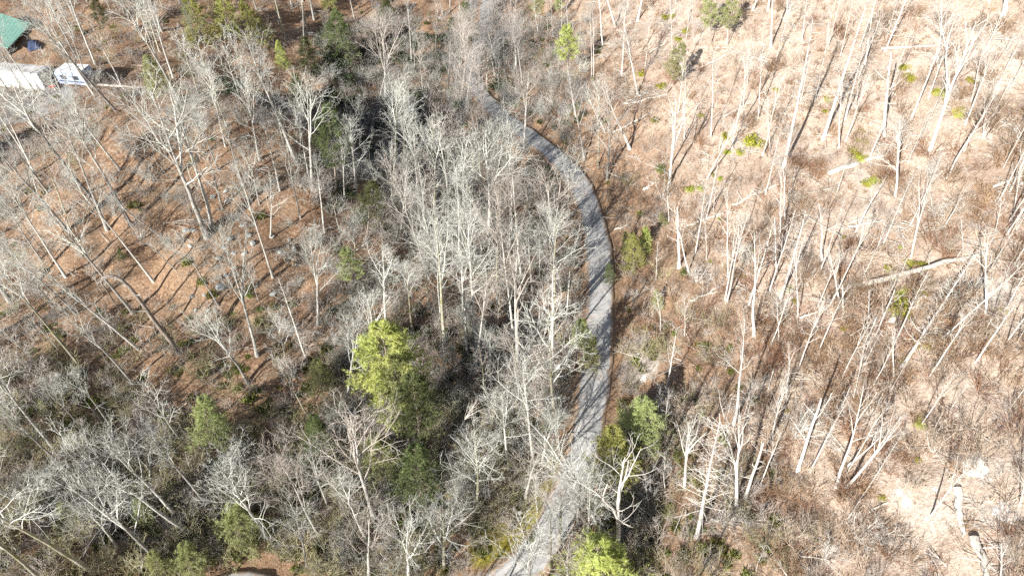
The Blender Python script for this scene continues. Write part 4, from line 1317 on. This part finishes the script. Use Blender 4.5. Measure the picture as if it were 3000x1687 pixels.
for i, (u, v, s) in enumerate(ROCKS):
    p = drop(u, v + s * .3); dist = np.linalg.norm(p - CAM); rad = max(.22, s * dist / FPX * .52)
    o = new_obj('boulder', RM[1 if i == 12 else i % 6]); o.location = (p[0], p[1], p[2] + rad * .16); o.rotation_euler = (rnd.uniform(-.25, .25), rnd.uniform(-.25, .25), rnd.uniform(0, 6.28))
    o.scale = (rad * 1.15, rad * .9, rad * .95)
    if i in BIG: lab = BIG[i]
    else:
        g, nm = (_small, 'small grey boulder') if i in _small else (_large, 'large grey boulder'); n_ = g.index(i)
        lab = '%s, %s from the trailer side of the boulder field' % (nm, ORD[n_]) if n_ < 10 else '%s, %s from the road side of the boulder field' % (nm, ORD[len(g) - 1 - n_])
    tag(o, lab, 'boulder', 'boulders on the leafy slope')
PALE = [(2635,1440,26,'pale stone lying on the bare sand, tallest of the three'),(2655,1470,30,'flat white stone in the middle of the bare sand'),(2740,1432,16,'small white stone uphill on the bare sand'),
        (2860,1372,80,'large pale rock slab crossed by tree shadows'),(2940,1500,60,'pale rock ledge beside the thick white log'),(2620,1590,24,'white stone below the bare sand'),(2232,1420,14,'white stone beside the thin slanting pole'),
        (2318,1540,14,'small pale stone in the near brush'),(2255,1515,12,'pale stone near the level log'),(2862,181,14,'small white stone high on the hillside'),(2890,862,34,'crumbled pale stump base under the bleached tree'),
        (2590,742,26,'white stone uphill of the longest log'),(1868,1040,26,'pale stone in the sandy patch beside the road'),(1880,1105,30,'wide pale stone in the sandy patch beside the road')]
pm = [rock_mesh(450 + i, .3) for i in range(3)]
for me in pm: me.materials.append(M['rock_pale'])
for i, (u, v, s, lab) in enumerate(PALE):
    p = drop(u, v); dist = np.linalg.norm(p - CAM); rad = s * dist / FPX * .5
    o = new_obj('pale_stone', pm[i % 3]); o.location = (p[0], p[1], p[2] + rad * .02)
    e = .5; gx_ = (height(p[0] + e, p[1]) - height(p[0] - e, p[1])); gy_ = (height(p[0], p[1] + e) - height(p[0], p[1] - e))
    o.rotation_mode = 'QUATERNION'; o.rotation_quaternion = Vector((0, 0, 1)).rotation_difference(Vector((-gx_, -gy_, 1)).normalized()) @ Quaternion((0, 0, 1), rnd.uniform(0, 6))
    o.scale = (rad * 1.1, rad * .85, rad * .8); tag(o, lab, 'stone', 'pale stones on the hillside')

# ------------------------------------------------------------------ house with the green roof, container, trailer and yard things
M['roof_green'] = mat_plain('green_roof_paint', (.27, .47, .38), .45, .10, 1.5)
M['wall_white'] = mat_plain('white_siding', (.62, .61, .58), .7, .08, 2)
M['wall_brown'] = mat_plain('dark_stained_boards', (.14, .10, .075), .8, .2, 3)
M['shade_blue'] = mat_plain('shade_blue_grey_siding', (.30, .34, .42), .6, .15, 1.5)  # shade on the trailer sides, put into their colour
M['white'] = mat_plain('white_paint', (.72, .72, .70), .5, .06, 1.2)
M['roof_white'] = mat_plain('weathered_white_roof', (.62, .62, .61), .6, .14, 1.6)
M['dull'] = mat_plain('weathered_and_shade_grey', (.40, .385, .36), .8, .2, 1.0)
M['glass'] = mat_plain('dark_window', (.03, .04, .05), .1, .2, 1)
M['rubber'] = mat_plain('rubber', (.03, .03, .03), .9, .2, 3)
M['grey_metal'] = mat_plain('grey_metal', (.30, .31, .32), .4, .15, 3, .5)
M['red'] = mat_plain('red_paint', (.50, .04, .035), .5, .15, 4)
M['wood'] = mat_plain('pale_wood', (.55, .47, .36), .8, .15, 5)
M['tarp'] = mat_plain('blue_tarpaulin', (.05, .065, .12), .6, .25, 1.5)
M['brown_roof'] = mat_plain('brown_shingle', (.16, .11, .085), .9, .2, 2)
def at_z(u, v, z): d = ray(u, v); return CAM + d * ((z - CAM[2]) / d[2])
def child(root, name, fill, mats, smooth=False):
    bf = Buf(); fill(bf); return new_obj(name, bf.mesh(name, mats, smooth), root)
def gabled_house(name, corner, ex, L, W, eave, rise, roofmat, wallmat, ribs, label, cat='house'):
    """corner: the near end of one eave; ex: unit 2-D vector along the eave; roof climbs to its left"""
    ey = np.array([-ex[1], ex[0]]); rot = math.atan2(ex[1], ex[0]); g0 = float(height(corner[0], corner[1]))
    root = bpy.data.objects.new(name, None); COL.objects.link(root); root.location = (corner[0], corner[1], g0); root.rotation_euler = (0, 0, rot)
    ov = .45 if ribs == 0 else 1.0
    def walls(bf):
        bf.box((L / 2, W / 2, eave / 2 - .4), (L - 2 * ov, W - 2 * ov, eave + .8))
        for x in (ov, L - ov):
            bf.add([(x, ov, eave), (x, W - ov, eave), (x, W / 2, eave + rise * .92)], [(0, 1, 2)])
    child(root, 'wall', walls, M[wallmat])
    rf = child(root, 'roof', lambda bf: (bf.add([(0, 0, eave), (L, 0, eave), (L, W / 2, eave + rise), (0, W / 2, eave + rise), (0, W, eave), (L, W, eave),
        (0, 0, eave + .14), (L, 0, eave + .14), (L, W / 2, eave + rise + .14), (0, W / 2, eave + rise + .14), (0, W, eave + .14), (L, W, eave + .14)],
        [(6, 7, 8, 9), (9, 8, 11, 10), (0, 3, 2, 1), (3, 4, 5, 2), (0, 1, 7, 6), (4, 10, 11, 5), (0, 6, 9, 3), (3, 9, 10, 4), (1, 2, 8, 7), (2, 5, 11, 8)])), M[roofmat])
    sl_ = math.hypot(W / 2, rise); an = math.atan2(rise, W / 2)
    if ribs:
        rb = Buf(); rb.box((0, sl_ / 2, .02), (.05, sl_ - .04, .045)); rme = rb.mesh('rib', M[roofmat], False)
        for i in range(ribs):
            o = new_obj('rib', rme, rf); o.location = ((i + .5) * L / ribs, 0, eave + .142); o.rotation_euler = (an, 0, 0)
    cap = child(root, 'ridge_cap', lambda bf: bf.box((L / 2, W / 2, eave + rise + .15), (L + .04, .3, .06)), M[roofmat])
    for k in range(2):
        wn_ = child(root, 'window', lambda bf: bf.box((L * (.3 + .4 * k), ov - .03, eave * .6), (1.0, .08, 1.1)), M['white'])
        child(wn_, 'pane', lambda bf: bf.box((L * (.3 + .4 * k), ov - .075, eave * .6), (.8, .03, .9)), M['glass'])
    dr = child(root, 'door', lambda bf: bf.box((ov - .03, W * .5, 1.05), (.08, .95, 2.1)), M['brown_roof'])
    child(dr, 'handle', lambda bf: bf.box((ov - .1, W * .5 + .35, 1.0), (.06, .08, .08)), M['grey_metal'])
    return tag(root, label, cat)
g0 = 0.0
Bp = at_z(17, 132, 1.9); Ap = at_z(88, 60, 1.9); ex = unit((Ap - Bp)[:2])
gabled_house('house', Bp[:2], ex, float(np.linalg.norm((Ap - Bp)[:2])), 9.5, 1.75, 2.3, 'roof_green', 'wall_brown', 26, 'house corner under a ribbed green metal roof')
# cabin just beyond the picture edge, whose gabled shadow lies on the clearing
gabled_house('cabin', np.array([-66.9, 65.3]), unit(np.array([.25, .97])), 8.0, 6.4, 3.4, 2.6, 'brown_roof', 'wall_white', 0, 'small gabled cabin just outside the picture, its shadow on the clearing', 'cabin')
# white ribbed container
p = drop(136, 268); rot = math.radians(-14); g0 = float(height(p[0], p[1]))
root = bpy.data.objects.new('storage_container', None); COL.objects.link(root); root.location = (p[0], p[1], g0); root.rotation_euler = (0, 0, rot)
CL, CW, CH = 8.4, 2.5, 2.6
bd = child(root, 'body', lambda bf: bf.box((-CL / 2, CW / 2, .18 + CH / 2), (CL, CW, CH)), M['white'])
child(root, 'roof', lambda bf: bf.box((-CL / 2, CW / 2, .18 + CH + .035), (CL - .16, CW - .16, .06)), M['dull'])
rb = Buf(); rb.box((0, -.03, 0), (.16, .07, CH - .3)); rme = rb.mesh('rib', M['white'], False)
for i in range(22):
    o = new_obj('rib', rme, bd); o.location = (-.25 - i * .377, 0, .18 + CH / 2)
for k in (0, 1):
    dd = child(root, 'door', lambda bf: bf.box((.03, .66 + k * 1.18, .18 + CH / 2), (.06, 1.1, CH - .25)), M['dull'])  # doors greyer than the body: shade of this end put into the colour
    child(dd, 'lock_rod', lambda bf: bf.box((.09, .35 + k * 1.8, .18 + CH / 2), (.05, .05, CH - .3)), M['grey_metal'])
child(root, 'skid', lambda bf: (bf.box((-CL / 2, .3, .05), (CL, .2, .3)), bf.box((-CL / 2, CW - .3, .05), (CL, .2, .3))), M['grey_metal'])
tag(root, 'long white ribbed storage container with debris on its roof', 'container')
# small white travel trailer
p = at_z(206, 190, 2.7); rot = math.radians(-14); g0 = float(height(p[0], p[1]))
root = bpy.data.objects.new('travel_trailer', None); COL.objects.link(root); root.location = (p[0], p[1], g0); root.rotation_euler = (0, 0, rot)
TL, TW, TH = 4.7, 2.3, 2.0
prof = [(-TL / 2 - .5, .95), (-TL / 2, .5), (TL / 2, .5), (TL / 2, 2.35), (TL / 2 - .15, 2.55), (-TL / 2 + .3, 2.6), (-TL / 2 - .2, 2.2)]
def extr(bf, pr, y0, y1):
    n_ = len(pr); V = [(x, y0, z) for x, z in pr] + [(x, y1, z) for x, z in pr]
    bf.add(V, [(i, (i + 1) % n_, n_ + (i + 1) % n_, n_ + i) for i in range(n_)])
    bf.add(V + [(0, y0, 1.5), (0, y1, 1.5)], [((i + 1) % n_, i, 2 * n_) for i in range(n_)] + [(n_ + i, n_ + (i + 1) % n_, 2 * n_ + 1) for i in range(n_)])
bd = child(root, 'body', lambda bf: extr(bf, prof, -TW / 2, TW / 2), M['shade_blue'])
child(root, 'roof', lambda bf: bf.box((.0, 0, 2.64), (TL - .5, TW + .06, .07)), M['roof_white'])
child(root, 'roof_vent', lambda bf: bf.box((.6, .1, 2.74), (.5, .5, .14)), M['white'])
for k, x in enumerate((-1.2, .9)):
    w_ = child(root, 'window', lambda bf: bf.box((x, -TW / 2 - .02, 1.65), (1.0, .05, .7)), M['grey_metal']); child(w_, 'pane', lambda bf: bf.box((x, -TW / 2 - .055, 1.65), (.86, .03, .56)), M['glass'])
child(root, 'stripe', lambda bf: bf.box((0, -TW / 2 - .012, 1.0), (TL - .1, .02, .18)), M['tarp'])
for y in (-TW / 2 + .1, TW / 2 - .1):
    wh = child(root, 'wheel', lambda bf: bf.tube([(.2, y - .1, .33), (.2, y + .1, .33)], [.34, .34], 14), M['rubber']); child(wh, 'rim', lambda bf: bf.tube([(.2, y - .115, .33), (.2, y + .115, .33)], [.18, .18], 10), M['grey_metal'])
child(root, 'hitch', lambda bf: (bf.box((-TL / 2 - 1.0, 0, .5), (1.4, .12, .1)), bf.tube([(-TL / 2 - 1.5, 0, .5), (-TL / 2 - 1.5, 0, -.05)], [.04, .04], 6)), M['grey_metal'])
tag(root, 'small travel trailer, white roof over sides coloured blue-grey for shade', 'trailer')
# blue tarpaulin over a pile
p = drop(100, 138); rg = np.random.default_rng(8); n_ = 15
xs = np.linspace(-1, 1, n_); X, Y = np.meshgrid(xs, xs, indexing='ij'); Z = 1.1 * np.clip(1 - np.maximum(np.abs(X), np.abs(Y)) ** 4, 0, 1) * (1 + .25 * np.sin(3 * X + 1) * np.cos(2 * Y)) + rg.normal(0, .035, X.shape) + .02
V = np.stack([X * 1.0, Y * 1.5, Z * .7], -1).reshape(-1, 3); ii = np.arange(n_ * n_).reshape(n_, n_)
me = mesh_from('tarpaulin', V, [np.stack([ii[:-1, :-1], ii[1:, :-1], ii[1:, 1:], ii[:-1, 1:]], -1).reshape(-1, 4)], M['tarp'])
o = new_obj('tarpaulin', me); o.location = p; o.rotation_euler = (0, 0, .5); tag(o, 'dark blue tarpaulin draped over a pile near the green roof', 'tarpaulin')
# red wheelbarrow
p = drop(157, 264); root = bpy.data.objects.new('wheelbarrow', None); COL.objects.link(root); root.location = p; root.rotation_euler = (0, 0, 2.3)
def tub(bf):
    V = [(-.3, -.22, .3), (.35, -.18, .3), (.35, .18, .3), (-.3, .22, .3), (-.48, -.36, .62), (.62, -.32, .66), (.62, .32, .66), (-.48, .36, .62)]
    bf.add(V, [(0, 3, 2, 1), (0, 1, 5, 4), (1, 2, 6, 5), (2, 3, 7, 6), (3, 0, 4, 7), (4, 7, 6, 5)])
child(root, 'tub', tub, M['red'])
wh = child(root, 'wheel', lambda bf: bf.tube([(.75, -.05, .2), (.75, .05, .2)], [.2, .2], 14), M['rubber']); child(wh, 'rim', lambda bf: bf.tube([(.75, -.06, .2), (.75, .06, .2)], [.1, .1], 8), M['grey_metal'])
for y in (-1, 1):
    child(root, 'handle', lambda bf: bf.tube([(.8, .1 * y, .2), (-.3, .22 * y, .36), (-1.3, .32 * y, .6)], [.025, .025, .025], 6), M['wood'])
    child(root, 'leg', lambda bf: bf.tube([(-.25, .22 * y, .36), (-.35, .24 * y, -.03)], [.02, .02], 6), M['grey_metal'])
tag(root, 'red wheelbarrow with pale handles at the container corner', 'wheelbarrow')
# little marker post on the mossy bank
p = drop(1525, 1522); root = bpy.data.objects.new('marker_post', None); COL.objects.link(root); root.location = p
child(root, 'post', lambda bf: bf.tube([(0, 0, -.2), (0, 0, 1.15)], [.05, .045], 8), M['bark_dark'] if False else M['grey_metal'])
child(root, 'cap', lambda bf: bf.box((0, 0, 1.2), (.26, .2, .16), .4), M['dull'])
tag(root, 'small grey marker post with a box on the mossy bank', 'post')

write_labels()

# ------------------------------------------------------------------ undergrowth: brush, dry stalks and fallen sticks, too many to count
def brush_proto(seed, n, H, spread, mat, r=.010, sub=5, nm='brush'):
    rg = np.random.default_rng(seed); az = rg.uniform(0, 2 * PI, n); tl = rg.uniform(.15, spread, n)
    D = np.stack([np.cos(az) * np.sin(tl), np.sin(az) * np.sin(tl), np.cos(tl)], 1); S = np.stack([np.cos(az), np.sin(az), az * 0], 1) * rg.uniform(0, .35, (n, 1)); S[:, 2] = -.04
    P, R = grow(S, D, H * rg.uniform(.5, 1.2, n), np.full(n, r * 1.3), np.full(n, r * .6), 3, .16, .0, rg)
    bf = Buf(); V, F = tubes(P, R, 3); bf.add(V, F)
    twigs(bf, P, R, [(sub, .2, 1, .4, 1.0, .5, .4, .8, 2, 3, .2, .0, r * .75)], rg)
    return bpy.data.objects.new(nm, bf.mesh(nm, M[mat]))
def stick_proto(seed, n, mat, L0, r):
    rg = np.random.default_rng(seed); az = rg.uniform(0, 2 * PI, n); D = np.stack([np.cos(az), np.sin(az), az * 0], 1)
    S = rg.uniform(-.8, .8, (n, 3)); S[:, 2] = rg.uniform(.03, .22, n)
    P, R = grow(S - D * L0 * .4, D, L0 * rg.uniform(.4, 1.2, n), np.full(n, r), np.full(n, r * .5), 4, .05, .0, rg)
    bf = Buf(); V, F = tubes(P, R, 4); bf.add(V, F); twigs(bf, P, R, [(2, .3, 1, .4, .9, .35, .4, .7, 2, 3, .1, .0, r * .5)], rg)
    return bpy.data.objects.new('stick', bf.mesh('stick', M[mat]))
def tuft_proto(seed, n, ln, w, mat):
    rg = np.random.default_rng(seed); C = rg.uniform(-.3, .3, (n, 3)); C[:, 2] = 0
    V, F = blades(C, np.tile([0, 0, 1.0], (n, 1)), 1, ln, w, rg, .55); bf = Buf(); bf.add(V, F)
    return bpy.data.objects.new('tuft', bf.mesh('tuft', M[mat], False))
M['olive'] = mat_leaf('olive_leaves', (.12, .13, .03), (.22, .225, .06), (.34, .33, .11), 1.5)
M['olive_dark'] = mat_leaf('olive_dark_leaves', (.05, .055, .015), (.10, .105, .03), (.18, .175, .06), 1.5)
def proto_coll(name, objs):
    c = bpy.data.collections.new(name)
    for o in objs: c.objects.link(o)
    return c
def gn_scatter(name, pts, coll, smin, smax, label):
    me = bpy.data.meshes.new(name); me.from_pydata([tuple(p) for p in pts], [], []); o = new_obj(name, me); tag(o, label, kind='stuff')
    ng = bpy.data.node_groups.new(name, 'GeometryNodeTree'); ng.interface.new_socket('Geometry', in_out='INPUT', socket_type='NodeSocketGeometry'); ng.interface.new_socket('Geometry', in_out='OUTPUT', socket_type='NodeSocketGeometry')
    gi = ng.nodes.new('NodeGroupInput'); go = ng.nodes.new('NodeGroupOutput'); ip = ng.nodes.new('GeometryNodeInstanceOnPoints'); ci = ng.nodes.new('GeometryNodeCollectionInfo')
    ci.inputs['Collection'].default_value = coll; ci.inputs['Separate Children'].default_value = True; ci.inputs['Reset Children'].default_value = True
    ip.inputs['Pick Instance'].default_value = True
    rr = ng.nodes.new('FunctionNodeRandomValue'); rr.data_type = 'FLOAT_VECTOR'; rr.inputs[0].default_value = (-.18, -.18, 0); rr.inputs[1].default_value = (.18, .18, 6.283)
    rs = ng.nodes.new('FunctionNodeRandomValue'); rs.data_type = 'FLOAT'; rs.inputs[2].default_value = smin; rs.inputs[3].default_value = smax
    ng.links.new(gi.outputs[0], ip.inputs['Points']); ng.links.new(ci.outputs[0], ip.inputs['Instance']); ng.links.new(rr.outputs[0], ip.inputs['Rotation']); ng.links.new(rs.outputs[1], ip.inputs['Scale'])
    ng.links.new(ip.outputs[0], go.inputs[0]); md = o.modifiers.new('scatter', 'NODES'); md.node_group = ng
    return o
def sample_ground(n, dens, seed, clear=2.3):
    """random ground points; dens(x, y) in 0..1"""
    rg = np.random.default_rng(seed); out = []
    while sum(len(q) for q in out) < n:
        x = rg.uniform(-92, 78, 6000); y = rg.uniform(6, 140, 6000)
        keep = rg.uniform(0, 1, 6000) < dens(x, y); x, y = x[keep], y[keep]
        z = height(x, y); P = np.stack([x, y, z], 1); u, v = project(P)
        ok = (u > -120) & (u < 3120) & (v > -90) & (v < 1790)
        d = road_info(x, y)[0]; ok &= d > clear
        for a, b_, r in KEEP[:4]: ok &= (x - a) ** 2 + (y - b_) ** 2 > (r * .8) ** 2
        out.append(P[ok])
    return np.concatenate(out)[:n]
def hillm(x, y): return smooth01(x - (8.5 - 0.08 * np.maximum(y - 70, 0)), 1.5, 12.0)
def patch(x, y, f, ph): return .5 + .5 * np.sin(f * x + ph + 1.7 * np.sin(f * .7 * y)) * np.sin(f * .9 * y + ph * 1.3 + 1.3 * np.sin(f * .6 * x))
def sandm(x, y):
    q = drop(2700, 1480); return np.clip(1 - np.hypot(x - q[0], (y - q[1])) / 9.0, 0, 1)
def dens_wood(x, y):
    u, v = project(np.stack([x, y, h_base(x, y)], 1)); op = np.where((u > 150) & (u < 900) & (v > 620) & (v < 1180), .45, 1.0)
    return op * (1 - hillm(x, y)) * (.25 + .75 * patch(x, y, .35, 1.0) ** 1.2)
def dens_near(x, y): return (1 - hillm(x, y)) * np.clip((46 - y) / 18, .03, 1) * (.3 + .7 * patch(x, y, .5, 2.0))
def dens_hill(x, y): return hillm(x, y) * (.3 + .7 * patch(x, y, .4, .3)) * (1 - .85 * sandm(x, y))
def dens_hill2(x, y): return hillm(x, y) * np.clip((62 - y) / 30, .15, 1) * (.2 + .8 * patch(x, y, .3, 2.2)) * (1 - .8 * sandm(x, y))
wood_c = proto_coll('wood_brush', [brush_proto(500, 12, 1.0, 1.0, 'twig_brown'), brush_proto(501, 10, .8, 1.2, 'stalk'), brush_proto(502, 12, 1.1, 1.0, 'twig_brown'), brush_proto(505, 12, 1.0, 1.1, 'stalk'), brush_proto(503, 12, .7, 1.3, 'stalk_red'), stick_proto(504, 4, 'bark', 2.2, .028)])
hill_c = proto_coll('hill_brush', [brush_proto(510, 12, .8, 1.2, 'stalk'), brush_proto(511, 12, .8, 1.3, 'stalk_pale'), brush_proto(512, 12, .7, 1.2, 'stalk_red'), brush_proto(515, 12, .9, 1.2, 'twig_pale'), stick_proto(513, 5, 'twig_pale', 2.8, .032), stick_proto(516, 4, 'stalk_pale', 2.2, .026), tuft_proto(517, 60, .4, .022, 'stalk'), tuft_proto(514, 60, .5, .02, 'stalk_pale')])
gn_scatter('wood_undergrowth', sample_ground(5600, dens_wood, 61), wood_c, .6, 1.5, 'low brown brush and fallen sticks all over the shaded wood floor')
gn_scatter('near_undergrowth', sample_ground(2300, dens_near, 62), proto_coll('near_brush', [brush_proto(520, 14, 1.5, .9, 'stalk_olive', .012, 7), brush_proto(521, 14, 1.3, 1.0, 'twig_brown', .012, 7), tuft_proto(522, 120, .35, .05, 'olive'), tuft_proto(523, 140, .3, .06, 'olive')]), .6, 1.5, 'tangled grey brush and olive ground plants in the near hollow')
gn_scatter('hill_undergrowth', sample_ground(4200, dens_hill, 63), hill_c, .35, .95, 'dry pale stalks, grass and sticks over the sunlit hillside')
gn_scatter('hill_brush', sample_ground(750, dens_hill2, 64), proto_coll('hill_bushes', [brush_proto(530, 16, 1.4, 1.0, 'stalk', .012, 7), brush_proto(531, 16, 1.3, 1.1, 'stalk_red', .012, 7), brush_proto(532, 16, 1.3, 1.0, 'stalk_pale', .011, 7)]), .6, 1.4, 'rusty brown brush covering the lower sunlit hillside')

def dens_bend(x, y):
    P = np.stack([x, y, height(x, y)], 1); u, v = project(P)
    return np.where((u > 950) & (u < 1720) & (v > 60) & (v < 1500), .35 + .65 * patch(x, y, .5, .7), 0.0)
gn_scatter('bend_undergrowth', sample_ground(2200, dens_bend, 65), proto_coll('bend_brush', [brush_proto(540, 12, 2.0, .7, 'bark_dark', .012, 6), brush_proto(541, 12, 1.7, .8, 'twig_brown', .011, 6), brush_proto(542, 12, 1.8, .8, 'twig', .010, 6), tuft_proto(543, 110, .45, .06, 'olive_dark')]), .6, 1.5, 'dark tangled saplings and ground plants under the bend wood')
